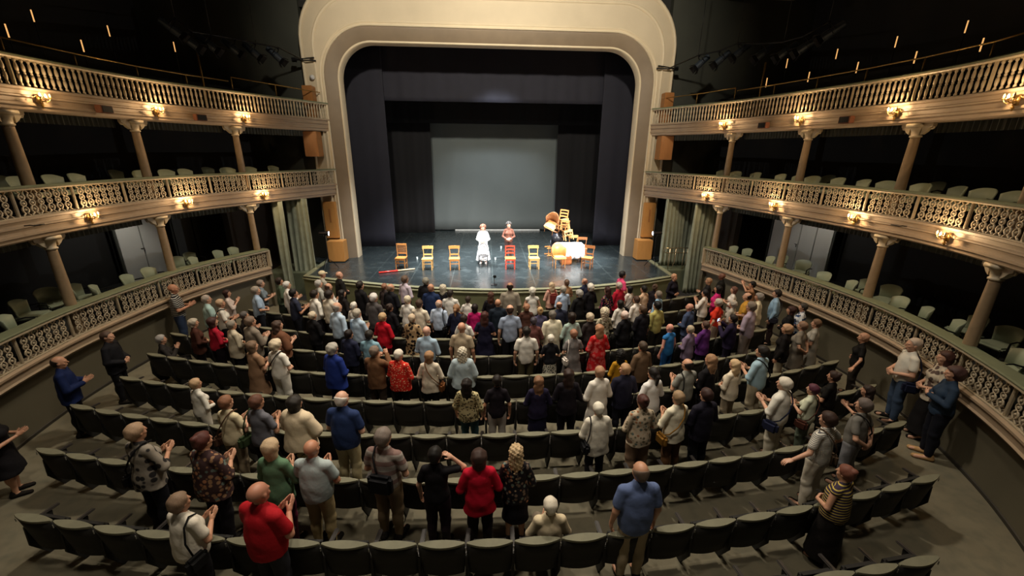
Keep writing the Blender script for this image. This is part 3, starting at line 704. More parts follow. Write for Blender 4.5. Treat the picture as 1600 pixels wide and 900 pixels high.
# ================================================================ THINGS ON THE STAGE
ZS = 1.002
W_OR = wood('orange beech', (.52, .24, .07), (.42, .17, .045), .4); W_YE = wood('pale yellow beech', (.62, .38, .14), (.52, .29, .09), .4)
W_RED = wood('red stained wood', (.48, .06, .03), (.38, .04, .02), .4); W_BR = wood('brown bentwood', (.30, .12, .04), (.22, .08, .025), .35)
W_WH = mat('white painted chair wood', (.6, .6, .6), .4); W_BK = mat('black lacquer', (.015, .015, .018), .3); LEATHER = mat('black padded leather', (.012, .013, .018), .35, var=.3)
def wooden_chair(style, m, seatm=None):
    """faces +Y; returns an Empty with seat, legs, backrest, stretchers"""
    e = empty('wooden_chair'); seatm = seatm or m
    sw, sd, sh, H = .42, .40, .45, .88
    if style == 'bentwood':
        s_ = MB().lathe([(.001, sh-.03), (.205, sh-.03), (.215, sh-.01), (.205, sh), (.17, sh-.008), (.001, sh-.012)], 22)
    else: s_ = MB().bbox((0, .01, sh-.015), (sw, sd, .035), .012)
    link('seat', s_.mesh('seat', seatm, style == 'bentwood'), e)
    lg = MB().tube([(0, 0, 0), (0, 0, sh-.02)], [.014, .02], 8) if style == 'bentwood' else MB().box((0, 0, (sh-.02)/2), (.035, .035, sh-.02), taper=1.1)
    lm = lg.mesh('leg', m)
    for x in (-1, 1):
        link('leg', lm, e, (x*.175, .17, 0)); link('leg', lm, e, (x*.175, -.17, 0))
    st = MB()
    if style == 'bentwood': st.tube([(.16*math.cos(a), .16*math.sin(a), .24) for a in [k*PI/8 for k in range(16)]], .010, 6, True)
    else:
        for x in (-1, 1): st.box((x*.175, 0, .20), (.02, .34, .025))
        st.box((0, .17, .25), (.35, .02, .03)); st.box((0, -.17, .16), (.35, .02, .025)); st.box((0, .185, sh-.06), (.37, .02, .06))
    link('stretcher', st.mesh('stretcher', m), e)
    b = MB()
    if style == 'slats':
        H = .96
        for x in (-1, 1): b.box((x*.185, -.19, (sh+H)/2-.01), (.035, .03, H-sh+.02))
        b.bbox((0, -.19, H-.03), (.40, .03, .08), .01); b.bbox((0, -.19, sh+.12), (.36, .025, .045), .008)
        for k in range(5): b.box((-.12+k*.06, -.19, (sh+.12+H-.06)/2), (.022, .014, H-sh-.2))
    elif style == 'ladder':
        for x in (-1, 1): b.box((x*.18, -.19, (sh+H)/2-.01), (.035, .03, H-sh+.04))
        for k in range(3):
            z = sh+.14+k*.135
            b.add([(x_, -.19-.02*math.cos(x_*8)+dy, z+dz+.012*math.cos(x_*9)) for dy in (0, .016) for dz in (-.03, .03) for x_ in (-.17, -.09, 0, .09, .17)],
                  [(i, i+1, i+6, i+5) for i in range(4)]+[(10+i, 15+i, 16+i, 11+i) for i in range(4)]+[(i, 10+i, 11+i, i+1) for i in range(4)]+[(5+i, 6+i, 16+i, 15+i) for i in range(4)])
    elif style == 'toprail':
        for x in (-1, 1): b.tube([(x*.175, -.18, sh-.02), (x*.17, -.19, sh+.15), (x*.19, -.23, H-.06)], [.017, .015, .014], 8)
        b.add([(x_, -.235-.03*math.cos(x_*7)+dy, z) for dy in (0, .018) for z in (H-.11, H+.01) for x_ in (-.22, -.11, 0, .11, .22)],
              [(i, i+1, i+6, i+5) for i in range(4)]+[(10+i, 15+i, 16+i, 11+i) for i in range(4)]+[(i, 10+i, 11+i, i+1) for i in range(4)]+[(5+i, 6+i, 16+i, 15+i) for i in range(4)]+[(0, 5, 15, 10), (4, 14, 19, 9)])
        b.box((0, -.195, sh+.10), (.33, .018, .05))
    else:
        arc = [(-.18, -.12, sh-.02), (-.19, -.17, sh+.18), (-.16, -.20, H-.10), (-.09, -.22, H-.01), (0, -.225, H+.02), (.09, -.22, H-.01), (.16, -.20, H-.10), (.19, -.17, sh+.18), (.18, -.12, sh-.02)]
        b.tube(arc, .014, 8)
        b.tube([(-.10, -.15, sh-.01), (-.11, -.18, sh+.15), (-.06, -.20, H-.15), (0, -.21, H-.10), (.06, -.20, H-.15), (.11, -.18, sh+.15), (.10, -.15, sh-.01)], .010, 6)
    link('backrest', b.mesh('backrest', m, style == 'bentwood'), e)
    return e
def arm_chair(m, seatm, style='tub'):
    e = empty('armchair'); sh = .44
    link('seat', MB().bbox((0, .02, sh-.03), (.5, .48, .10), .035).mesh('seat', seatm), e)
    if style == 'tub':
        b = MB(); n = 18; pts = []
        for i in range(n+1):
            a = math.radians(-92+184*i/n); h = .36+.20*math.cos(a/1.05)**2
            for d, z in ((.27, sh-.05), (.30, sh+.15), (.31, sh-.02+h), (.285, sh-.02+h), (.265, sh+.15), (.24, sh-.05)): pts.append((math.sin(a)*d, -math.cos(a)*d*.95, z))
        b.v = pts; b.f = [(i*6+j, i*6+(j+1) % 6, (i+1)*6+(j+1) % 6, (i+1)*6+j) for i in range(n) for j in range(6)]+[tuple(range(6)), tuple(n*6+j for j in range(5, -1, -1))]
    else:
        b = MB().bbox((0, -.22, sh+.26), (.46, .08, .50), .035)
        for x in (-1, 1): b.tube([(x*.26, -.2, sh+.22), (x*.27, .0, sh+.24), (x*.27, .18, sh+.20), (x*.25, .20, sh)], .022, 8)
    link('backrest', b.mesh('backrest', seatm if style != 'tub' else m, True), e)
    lm = MB().tube([(0, 0, 0), (0, 0, sh-.05)], [.014, .022], 8).mesh('leg', m)
    for x, y in ((-.2, -.17), (.2, -.17), (-.2, .2), (.2, .2)): link('leg', lm, e, (x, y, 0))
    return e
def put(e, loc, rz, label, cat='chair', group=None, rx=0, ry=0):
    e.location = loc; e.rotation_euler = (math.radians(rx), math.radians(ry), math.radians(rz)); return tag(e, label, cat, group)
G = 'chairs lined up along the front of the stage'
put(wooden_chair('slats', W_OR), (-3.62, 16.1, ZS), 176, 'orange wooden chair with a tall slatted back, by the red stick', 'chair', G)
put(wooden_chair('toprail', W_YE), (-2.56, 15.95, ZS), 180, 'pale yellow wooden chair next to the slatted one', 'chair', G)
put(wooden_chair('toprail', W_OR), (-1.50, 15.95, ZS), 184, 'orange wooden chair beside the performer in white', 'chair', G)
put(wooden_chair('bentwood', W_BK, W_BK), (-.36, 16.35, ZS), 180, 'thin black bentwood chair in front of the performer in white', 'chair', G)
put(wooden_chair('ladder', W_RED, W_OR), (.72, 15.95, ZS), 180, 'red ladder-back chair in front of the performer in brown', 'chair', G)
put(wooden_chair('toprail', W_YE), (1.68, 15.95, ZS), 183, 'pale yellow wooden chair to the right of the red one', 'chair', G)
put(arm_chair(W_OR, W_YE, 'tub'), (2.72, 16.1, ZS), 188, 'round-backed honey wood armchair in front of the crate', 'armchair', G)
put(wooden_chair('toprail', W_BR, W_OR), (3.86, 15.95, ZS), 150, 'brown wooden chair turned sideways before the white tablecloth', 'chair', G)
# table under its white cloth
t = empty('table', (3.42, 17.1, ZS), label='small table hidden under a white cloth, beside the heaped chairs', cat='table')
link('tabletop', MB().bbox((0, 0, .72), (.95, .65, .04), .01).mesh('tabletop', W_BR), t)
lm = MB().box((0, 0, .35), (.05, .05, .70)).mesh('leg', W_BR)
for x in (-1, 1):
    for y in (-1, 1): link('leg', lm, t, (x*.42, y*.27, 0))
mb = MB(); n = 48; ring_ = []
for j in range(7):
    v = j/6
    for i in range(n):
        a = 2*PI*i/n; cx_, cy_ = math.cos(a), math.sin(a); k = 1/max(abs(cx_)/.50, abs(cy_)/.35)
        drop = (.45+.22*max(0, math.cos(a+2.1))**2 + .06*math.sin(5*a))
        f = 1+.06*v*(1+.8*math.sin(a*9)); mb.v.append((cx_*k*f, cy_*k*f, .745-drop*v))
mb.v.append((0, 0, .748)); c = len(mb.v)-1
mb.f = [(j*n+i, (j+1)*n+i, (j+1)*n+(i+1) % n, j*n+(i+1) % n) for j in range(6) for i in range(n)]+[(c, i, (i+1) % n) for i in range(n)]
cl = link('tablecloth', mb.mesh('tablecloth', mat('white linen', (.85, .85, .85), .7), True), loc=(3.42, 17.1, ZS)); tag(cl, 'brilliant white cloth draped over the small stage table', 'tablecloth')
cl.modifiers.new('s', 'SOLIDIFY').thickness = .006
e = empty('wooden_crate', (3.12, 16.62, ZS), math.radians(4), label='small open wooden crate on the floor against the white tablecloth', cat='crate')
mb = MB().bbox((0, 0, .02), (.40, .34, .025), .005)
for x in (-1, 1): mb.bbox((x*.19, 0, .18), (.02, .34, .34), .004)
for y in (-1, 1): mb.bbox((0, y*.16, .18), (.36, .02, .34), .004)
mb.bbox((0, -.172, .10), (.40, .012, .05), .003).bbox((0, -.172, .27), (.40, .012, .05), .003)
link('body', mb.mesh('body', wood('reddish crate wood', (.36, .11, .03), (.26, .08, .02))), e)
# the heap of chairs
G2 = 'heap of old chairs and armchairs beside the table'
put(arm_chair(W_BK, LEATHER, 'pad'), (2.95, 18.15, ZS), 170, 'black padded armchair standing at the base of the chair heap', 'armchair', G2)
put(wooden_chair('toprail', W_OR), (2.45, 18.0, ZS+.22), 100, 'orange chair lying on its side at the foot of the heap', 'chair', G2, 90, 0)
put(wooden_chair('toprail', W_YE), (3.72, 18.05, ZS+.0), 176, 'pale wooden chair standing behind the white cloth', 'chair', G2)
put(wooden_chair('toprail', W_BR), (4.02, 17.62, ZS+.0), 172, 'brown wooden chair half hidden behind the right end of the white cloth', 'chair', G2)
put(arm_chair(W_BR, W_OR, 'tub'), (2.66, 18.20, ZS+1.12), 150, 'round orange tub chair tipped on top of the black armchair', 'armchair', G2, -38, -22)
put(arm_chair(W_BK, LEATHER, 'tub'), (3.05, 18.30, ZS+.62), 200, 'black leather tub chair stacked upside down in the heap', 'armchair', G2, 150, 10)
put(wooden_chair('ladder', W_OR), (3.22, 18.20, ZS+1.15), 186, 'orange chair perched at the very top of the heap', 'chair', G2, 4, -8)
put(wooden_chair('bentwood', W_BR), (3.50, 18.35, ZS+.92), 230, 'brown bentwood chair with curled arm hanging on the right of the heap', 'chair', G2, 60, 20)
put(wooden_chair('slats', W_YE), (3.50, 18.15, ZS+.70), 186, 'pale slatted chair stacked in the middle of the heap', 'chair', G2, 8, 10)
# stick
e = empty('painted_stick', (0, 0, 0), label='red and cream painted stick lying on the stage floor by the first chair', cat='stick')
a, b = atz(592, 426, ZS+.03), atz(648, 420, ZS+.03); e.location = a; d = b-a
link('red_end', MB().tube([(0,0,0), d*.52], .035, 10).mesh('red_end', mat('glossy red paint', (.75, .04, .03), .3), True), e)
link('cream_end', MB().tube([d*.52, d], .028, 10).mesh('cream_end', mat('cream paint', (.8, .6, .35), .4), True), e)
# footlight stands
def floor_light(loc, tgt, label, power):
    e = empty('floor_light_stand', loc, label=label, cat='light stand')
    link('pole', MB().tube([(0,0,.35), (0,0,1.30)], .016, 8).mesh('pole', DARKMETAL), e)
    link('collar', MB().lathe([(.03, .33), (.035, .36), (.035, .42), (.02, .44)], 10).mesh('collar', DARKMETAL), e)
    for k in range(3):
        a = k*2*PI/3+.4; link('leg', MB().tube([(0, 0, .40), (.18*math.cos(a), .18*math.sin(a), .28), (.36*math.cos(a), .36*math.sin(a), .012)], .012, 6).mesh('leg', DARKMETAL), e)
    d = (Vector(tgt)-Vector(loc)-Vector((0,0,1.38))).normalized(); q = d.to_track_quat('Y', 'Z').to_matrix().to_4x4(); M = Matrix.Translation((0, 0, 1.42)) @ q
    link('lamp_head', MB().lathe([(.05, -.20), (.07, -.17), (.075, .05), (.095, .12), (.095, .16), (.08, .16)], 14, M=M @ Matrix.Rotation(-PI/2, 4, 'X')).mesh('lamp_head', DARKMETAL, True), e)
    link('lens', MB().lathe([(.001, .15), (.08, .15), (.08, .165), (.001, .17)], 14, M=M @ Matrix.Rotation(-PI/2, 4, 'X')).mesh('lens', LENS, True), e)
    link('yoke', MB().tube([(0, -.09, 1.42), (0, -.09, 1.33), (0, 0, 1.28), (0, .09, 1.33), (0, .09, 1.42)], .01, 6).mesh('yoke', DARKMETAL), e)
    L = spot('floor_light_beam', Vector(loc)+Vector((0,0,1.42))+d*.20, tgt, power, (.92, .95, 1), 70, .8, .05)
floor_light((-6.45, 16.05, ZS), (1.5, 17.2, 2.0), 'black tripod floor light with a glowing lens, at the left edge of the stage', 420)
floor_light((6.62, 15.95, ZS), (-1.5, 17.2, 2.0), 'black tripod floor light with a glowing lens, at the right edge of the stage', 420)
p = atz(772, 445, ZS)
e = empty('floor_microphone', p, label='small black microphone on a short stand at the front edge of the stage', cat='microphone')
link('base', MB().lathe([(.001, 0), (.11, 0), (.11, .015), (.02, .03), (.001, .03)], 16).mesh('base', DARKMETAL), e)
link('stem', MB().tube([(0,0,.02), (0,0,.22), (.02,-.0,.26)], .010, 6).mesh('stem', DARKMETAL), e)
link('microphone_head', MB().bbox((.02, 0, .30), (.12, .06, .10), .02).mesh('microphone_head', DARKMETAL), e)
# small prompts: water cups etc. near the chairs
for k, (px, py) in enumerate(((652, 405), (783, 388), (774, 406))):
    p = atz(px, py, ZS); tag(link('cup', MB().lathe([(.001, 0), (.032, 0), (.038, .10), (.034, .10), (.029, .01), (.001, .01)], 12, p).mesh('cup', mat('clear plastic', (.6, .7, .7), .15))), 'small pale cup on the stage floor, %s' % ['between the first two orange chairs', 'behind the chairs between the two performers', 'right of the performer in white'][k], 'cup')
# metal railing of the right landing
e = empty('landing_railing', (0,0,0), label='looped metal handrail on the landing right of the stage', cat='railing')
o = aty(1032, 383, 16.4); e.location = (o.x, 16.0, .9)
r = MB(); L_ = 1.0
r.tube([(.12, 0, .70), (.03, 0, .72), (0, 0, .80), (.03, 0, .88), (.12, 0, .90), (L_, 0, .90), (L_+.08, 0, .86), (L_+.10, 0, .80), (L_+.08, 0, .73), (L_, 0, .70)], .02, 8, True)
link('hand_loop', r.mesh('hand_loop', CHROME, True), e)
for k, x in enumerate((.25, .5, .85, 1.0)): link('upright', MB().tube([(x, 0, .88), (x, 0, .3), (x-(.12 if k % 2 else 0), 0, .0)], .018, 8).mesh('upright', CHROME, True), e)
# ================================================================ STALLS SEATING
ROWS = [  # (name, y of the back at the centre, curve radius, x from, x to)
 (3.10, 45, 2.7, 5.4), (3.90, 29, -6.75, 6.9), (4.94, 28, -7.6, 7.5), (5.94, 26.5, -8.15, 8.05), (6.93, 25.5, -8.3, 8.35), (7.87, 24.5, -8.35, 7.9),
 (8.80, 22.5, -8.6, 7.6), (9.75, 21, -8.3, 7.3), (10.70, 20, -7.6, 7.6), (11.62, 19, -6.9, 7.3)]
PITCH_ = .60
def row_y(k, x): y0, R = ROWS[k][:2]; return y0 + x*x/(2*R)*1.02
def row_ang(k, x): return math.atan(-x/ROWS[k][1])*-1
def seat_meshes():
    n = 10; top = MB(); back = MB()
    def X(u): return .292*u
    # back shell: bows away from the stage, thick at the middle
    outer = [(X(u), -.045*(1-u*u)-.02) for u in [i/n*2-1 for i in range(n+1)]]; inner = [(X(u), .028*(1-u*u)*.6+.0) for u in [1-i/n*2 for i in range(n+1)]]
    pl = outer+inner; m_ = len(pl); back.v = []
    for j, (z, dy, sx) in enumerate(((.28, .05, .92), (.45, .03, .97), (.65, .005, 1), (.835, -.02, 1))):
        back.v += [(x*sx, y+dy, z-.0*abs(x)) for x, y in pl]
    back.f = [(j*m_+i, j*m_+(i+1) % m_, (j+1)*m_+(i+1) % m_, (j+1)*m_+i) for j in range(3) for i in range(m_)]+[tuple(range(m_-1, -1, -1)), tuple(3*m_+i for i in range(m_))]
    o2 = [(X(u), -.060*(1-u*u)-.022) for u in [i/n*2-1 for i in range(n+1)]]; i2 = [(X(u), .035*(1-u*u)) for u in [1-i/n*2 for i in range(n+1)]]
    pl = o2+i2; 
    for z in (.832, .850, .862): 
        k = 1 if z < .86 else .97
        top.v += [(x*k, (y-.02)*1, z) for x, y in pl]
    top.f = [(j*m_+i, j*m_+(i+1) % m_, (j+1)*m_+(i+1) % m_, (j+1)*m_+i) for j in range(2) for i in range(m_)]+[tuple(range(m_-1, -1, -1)), tuple(2*m_+i for i in range(m_))]
    pad = MB().bbox((0, .13, .50), (.50, .11, .40), .04)
    std = MB().prism([(-.03, .30), (.12, .0), (.30, .0), (.26, .25), (.30, .58), (-.01, .60)], -.016, .016, 'X')
    arm = MB().bbox((0, .20, .61), (.06, .40, .03), .012)
    plate = MB().bbox((0, -.045, .77), (.012, .008, .055), .002)
    return dict(backrest=back.mesh('backrest', SEATBLACK, True), top_rail=top.mesh('top_rail', SEATTOP), seat=pad.mesh('seat', SEATBLACK), standard=std.mesh('standard', SEATBLACK), armrest=arm.mesh('armrest', SEATARM), number_plate=plate.mesh('number_plate', PLATE))
SM = seat_meshes()
SKIP = set()   # seats the photograph shows nothing of
ONES = ['', 'first', 'second', 'third', 'fourth', 'fifth', 'sixth', 'seventh', 'eighth', 'ninth', 'tenth', '11th', '12th', '13th', '14th', '15th', '16th', '17th', '18th', '19th', '20th', '21st', '22nd', '23rd', '24th', '25th', '26th', '27th', '28th', '29th', '30th']
NR = len(ROWS)
ROWNAME = {0: 'short rear row at the bottom edge'}
for k in range(1, NR): ROWNAME[k] = {1: 'longest unbroken rear row', 9: 'front row before the stage'}.get(k, '%s row back from the stage' % ONES[NR-k])
for k, (y0, R, xa, xb) in enumerate(ROWS):
    n = int((xb-xa)/PITCH_); x = xa + ((xb-xa)-n*PITCH_)/2 + PITCH_/2
    for i in range(n):
        xi = x+i*PITCH_
        if (k, i) in SKIP: continue
        a = row_ang(k, xi)
        e = empty('theatre_seat', (xi, row_y(k, xi), 0), a, cat='seat', group='folding theatre seats of the stalls',
                  label='dark folding theatre seat, %s, %s from the left aisle' % (ROWNAME[k], ONES[i+1]))
        for nme in ('backrest', 'top_rail', 'seat'): link(nme, SM[nme], e)
        for t in ((-1, 1) if i == 0 else (1,)):
            st = link('standard', SM['standard'], e, (t*.30, 0, 0)); link('armrest', SM['armrest'], st); link('number_plate', SM['number_plate'], st)
# ================================================================ PEOPLE: distance-field bodies and clothes
class Field:
    def __init__(s, lo, hi, h):
        s.h = h; s.lo = np.array(lo, float)
        n = np.ceil((np.array(hi)-s.lo)/h).astype(int)+1
        s.ax = [s.lo[i]+h*np.arange(n[i]) for i in range(3)]
        s.d = np.full(n, 1.0, np.float32)
    def grid(s): return np.meshgrid(*s.ax, indexing='ij', sparse=True)
    def _sub(s, lo, hi):
        sl = []
        for i in range(3):
            a = int(max(0, math.floor((lo[i]-s.lo[i])/s.h))); b = int(min(len(s.ax[i]), math.ceil((hi[i]-s.lo[i])/s.h)+1))
            if b <= a: return None, None
            sl.append(slice(a, b))
        return tuple(sl), np.meshgrid(*[s.ax[i][sl[i]] for i in range(3)], indexing='ij', sparse=True)
    def _merge(s, sl, d, k):
        cur = s.d[sl]
        if k > 0:
            h = np.clip(.5+.5*(cur-d)/k, 0, 1); s.d[sl] = cur*(1-h)+d*h-k*h*(1-h)
        else: s.d[sl] = np.minimum(cur, d)
    def cap(s, a, b, r1, r2=None, k=.02, sy=1.0):
        """rounded cone from a to b; sy < 1 flattens it front to back"""
        r2 = r1 if r2 is None else r2; m = max(r1, r2)+.07
        lo = [min(a[i], b[i])-m for i in range(3)]; hi = [max(a[i], b[i])+m for i in range(3)]
        sl, g = s._sub(lo, hi)
        if sl is None: return s
        X, Y, Z = g; ax, ay, az = a; vx, vy, vz = b[0]-a[0], (b[1]-a[1])/sy, b[2]-a[2]
        px, py, pz = X-ax, (Y-ay)/sy, Z-az; L = vx*vx+vy*vy+vz*vz+1e-12
        t = np.clip((px*vx+py*vy+pz*vz)/L, 0, 1)
        d = np.sqrt((px-t*vx)**2+(py-t*vy)**2+(pz-t*vz)**2)-(r1+(r2-r1)*t)
        s._merge(sl, (d*(sy if sy < 1 else 1)).astype(np.float32), k); return s
    def ell(s, c, r, k=.02):
        m = .07; sl, g = s._sub([c[i]-r[i]-m for i in range(3)], [c[i]+r[i]+m for i in range(3)])
        if sl is None: return s
        X, Y, Z = g; q = np.sqrt(((X-c[0])/r[0])**2+((Y-c[1])/r[1])**2+((Z-c[2])/r[2])**2)
        q2 = np.sqrt(((X-c[0])/r[0]**2)**2+((Y-c[1])/r[1]**2)**2+((Z-c[2])/r[2]**2)**2)+1e-9
        s._merge(sl, (q*(q-1)/q2).astype(np.float32), k); return s
    def cut(s, fn):
        """keep only where fn(X, Y, Z) < 0"""
        s.d = np.maximum(s.d, fn(*s.grid()).astype(np.float32)); return s
    def wob(s, amp, f=(23, 19, 14)):
        X, Y, Z = s.grid(); s.d = s.d + (amp*(np.sin(X*f[0]+3*np.sin(Z*6))*np.sin(Z*f[2]+2*np.sin(X*9))+.6*np.sin(Y*f[1]+Z*f[2]*1.7))).astype(np.float32); return s
    def net(s):
        """surface nets: one vertex in each cell the surface passes"""
        d = s.d.copy(); d[0] = d[-1] = 1; d[:, 0] = d[:, -1] = 1; d[:, :, 0] = d[:, :, -1] = 1
        ins = d < 0; nx, ny, nz = d.shape
        acc = np.zeros((nx-1, ny-1, nz-1, 3), np.float32); cnt = np.zeros((nx-1, ny-1, nz-1), np.float32)
        def C(a, i, j, k): return a[i:nx-1+i, j:ny-1+j, k:nz-1+k]
        for axis in range(3):
            for p in (0, 1):
                for q in (0, 1):
                    o0 = [0, 0, 0]; oth = [i for i in range(3) if i != axis]; o0[oth[0]] = p; o0[oth[1]] = q
                    o1 = list(o0); o1[axis] = 1
                    a, b = C(d, *o0), C(d, *o1); m = (a < 0) != (b < 0)
                    den = np.where(m, a-b, 1); t = np.where(m, a/den, 0)
                    for i in range(3):
                        acc[..., i] += np.where(m, t if i == axis else o0[i], 0)
                    cnt += m
        act = cnt > 0; idx = -np.ones(cnt.shape, np.int64); ids = np.argwhere(act); idx[act] = np.arange(len(ids))
        V = s.lo + (ids + acc[act]/cnt[act][:, None])*s.h
        F = []
        for axis in range(3):
            o = [slice(1, -1)]*3; o[axis] = slice(0, -1)
            o2 = list(o); o2[axis] = slice(1, None)
            a = ins[tuple(o)]; b = ins[tuple(o2)]
            for m, flip in ((a & ~b, False), (~a & b, True)):
                e = np.argwhere(m)
                for i in range(3):
                    if i != axis: e[:, i] += 1
                u, v = [i for i in range(3) if i != axis]
                du = np.zeros(3, int); du[u] = 1; dv = np.zeros(3, int); dv[v] = 1
                q = [e, e-du, e-du-dv, e-dv]
                q = np.stack([idx[x[:, 0], x[:, 1], x[:, 2]] for x in q], 1)
                fl = flip ^ (axis == 1)
                F.append(q[:, ::-1] if not fl else q)
        F = np.concatenate(F); F = F[(F >= 0).all(1)]
        return V, F
def npmesh(name, parts):
    vs = []; fs = []; o = 0
    for V, F in parts: vs.append(V); fs.append(F+o); o += len(V)
    V = np.concatenate(vs); F = np.concatenate(fs)
    me = bpy.data.meshes.new(name); me.vertices.add(len(V)); me.vertices.foreach_set('co', V.astype(np.float32).ravel())
    me.loops.add(len(F)*4); me.loops.foreach_set('vertex_index', F.astype(np.int32).ravel())
    me.polygons.add(len(F)); me.polygons.foreach_set('loop_start', np.arange(0, len(F)*4, 4, dtype=np.int32)); 
    me.polygons.foreach_set('use_smooth', np.ones(len(F), bool)); me.update(calc_edges=True); me.materials.append(None); return me

# arm poses: for the right (+x) and left (-x) arm: elbow, wrist, hand direction, palm normal
def pose_arms(p):
    up = lambda e, w_, d, n, g='relax': (e, w_, d, n, g)
    P = {
    'clap': (up((.25, .04, 1.09), (.062, .235, 1.12), (-.28, .80, .45), (-1, -.2, 0), 'flat'), up((-.25, .04, 1.09), (-.062, .235, 1.12), (.28, .80, .45), (1, -.2, 0), 'flat')),
    'claphi': (up((.27, .10, 1.12), (.065, .25, 1.29), (-.28, .45, .85), (-1, 0, 0), 'flat'), up((-.27, .10, 1.12), (-.065, .25, 1.29), (.28, .45, .85), (1, 0, 0), 'flat')),
    'down': (up((.245, -.03, 1.09), (.255, .04, .85), (0, .12, -1), (-1, 0, 0)), up((-.245, -.03, 1.09), (-.255, .04, .85), (0, .12, -1), (1, 0, 0))),
    'front': (up((.25, .0, 1.09), (.09, .20, 1.00), (-.9, .3, -.1), (0, -1, 0)), up((-.25, .0, 1.09), (-.09, .20, 1.02), (.9, .3, -.1), (0, -1, 0))),
    'cross': (up((.25, .05, 1.10), (.02, .19, 1.14), (-1, .05, .15), (0, -1, 0)), up((-.25, .05, 1.12), (-.02, .225, 1.18), (1, -.05, .1), (0, -1, 0))),
    'phone': (up((.25, .16, 1.20), (.07, .32, 1.40), (-.4, .25, .9), (-.5, .8, 0), 'fist'), up((-.25, .10, 1.12), (-.09, .28, 1.32), (.4, .25, .9), (.5, .8, 0), 'fist')),
    'back': (up((.27, -.10, 1.11), (.06, -.20, .95), (-.95, -.05, -.2), (0, 1, 0)), up((-.27, -.10, 1.11), (-.06, -.20, .97), (.95, -.05, -.1), (0, 1, 0))),
    'hip': (up((.36, -.06, 1.14), (.21, .03, 1.00), (-.4, .5, -.5), (-1, 0, 0)), up((-.245, -.02, 1.09), (-.255, .06, .85), (0, .12, -1), (1, 0, 0))),
    'hiprail': (up((.37, -.05, 1.16), (.22, .05, 1.02), (-.4, .5, -.5), (-1, 0, 0)), up((-.30, -.02, 1.12), (-.46, .10, .96), (-.8, .4, -.3), (0, 0, -1))),
    'headhand': (up((.36, .10, 1.36), (.20, .08, 1.52), (-.7, -.1, .6), (-1, 0, 0)), up((-.245, -.02, 1.09), (-.255, .06, .85), (0, .12, -1), (1, 0, 0))),
    'raise': (up((.27, .20, 1.42), (.10, .30, 1.60), (-.5, .3, .8), (-1, 0, 0), 'flat'), up((-.27, .20, 1.42), (-.10, .30, 1.60), (.5, .3, .8), (1, 0, 0), 'flat')),
    }
    return P[p]
HANDS = {}
def hand_mesh(kind):
    """right hand in its own frame: +z along the fingers, +y out of the back of the hand, thumb on +x"""
    if kind in HANDS: return HANDS[kind]
    f = Field((-.07, -.09, -.03), (.08, .06, .21), .0055)
    f.ell((0, 0, .045), (.040, .016, .055), .01); f.cap((0, 0, -.02), (0, 0, .02), .026, .028, .015, .8)
    curl = {'flat': (.05, .08, .06), 'relax': (.35, .45, .35), 'fist': (1.2, 1.4, 1.0)}[kind]
    for i, (x, L) in enumerate(((.030, .070), (.010, .080), (-.011, .074), (-.031, .058))):
        p = Vector((x, 0, .085)); a = 0; seg = (L*.45, L*.32, L*.25); r = .0092 if i < 3 else .008; spread = x*1.2
        for s_, c in zip(seg, curl):
            a += c; q = p + Vector((spread*s_ if kind != 'fist' else 0, -math.sin(a)*s_, math.cos(a)*s_))
            f.cap(p, q, r, r*.9, .003); p = q; r *= .93
    p0 = Vector((.022, -.004, .020)); p1 = Vector((.052, -.016, .052)); p2 = Vector((.060, -.022, .082)) if kind != 'fist' else Vector((.030, -.045, .075))
    f.cap(p0, p1, .015, .011, .008); f.cap(p1, p2, .0105, .009, .004)
    HANDS[kind] = f.net(); return HANDS[kind]
def place_hand(kind, wrist, d, n, left, sc_=1.0):
    V, F = hand_mesh(kind); V = V.copy()*sc_
    if left: V[:, 0] *= -1; F = F[:, ::-1]
    z = Vector(d).normalized(); y = -Vector(n); y = (y-z*y.dot(z)).normalized(); x = y.cross(z)
    R = np.array([x, y, z]).T
    return (V @ R.T)+np.array(wrist), F

def dims(sex):
    if sex == 'F': return dict(sh=.146, shr=.044, ch=(.138, .105, .16), bel=(.126, .100, .15), pel=(.158, .125, .13), hd=1.0, arm=.86)
    if sex == 'B': return dict(sh=.174, shr=.054, ch=(.172, .130, .18), bel=(.176, .155, .18), pel=(.165, .140, .14), hd=1.04, arm=1.06)
    if sex == 'G': return dict(sh=.158, shr=.050, ch=(.163, .125, .17), bel=(.172, .145, .17), pel=(.188, .150, .15), hd=1.01, arm=1.0)
    return dict(sh=.168, shr=.050, ch=(.160, .115, .17), bel=(.148, .118, .16), pel=(.152, .120, .13), hd=1.03, arm=.96)
def legs(f, sex, e=0, zlo=None, seated=False, k=.03):
    for t in (-1, 1):
        if seated:
            f.cap((t*.09, .0, .50), (t*.10, .42, .50), .085+e, .060+e, k); f.cap((t*.10, .42, .50), (t*.10, .43, .08), .058+e, .040+e, k)
        else:
            f.cap((t*.088, -.005, .88), (t*.095, .005, .50), .088+e, .058+e*1.1, k); f.cap((t*.095, .005, .50), (t*.10, -.02, .09), .056+e*1.1, .036+e*1.2, k)
            f.ell((t*.097, -.03, .36), (.048+e, .055+e, .12), k)
DZ = -.43
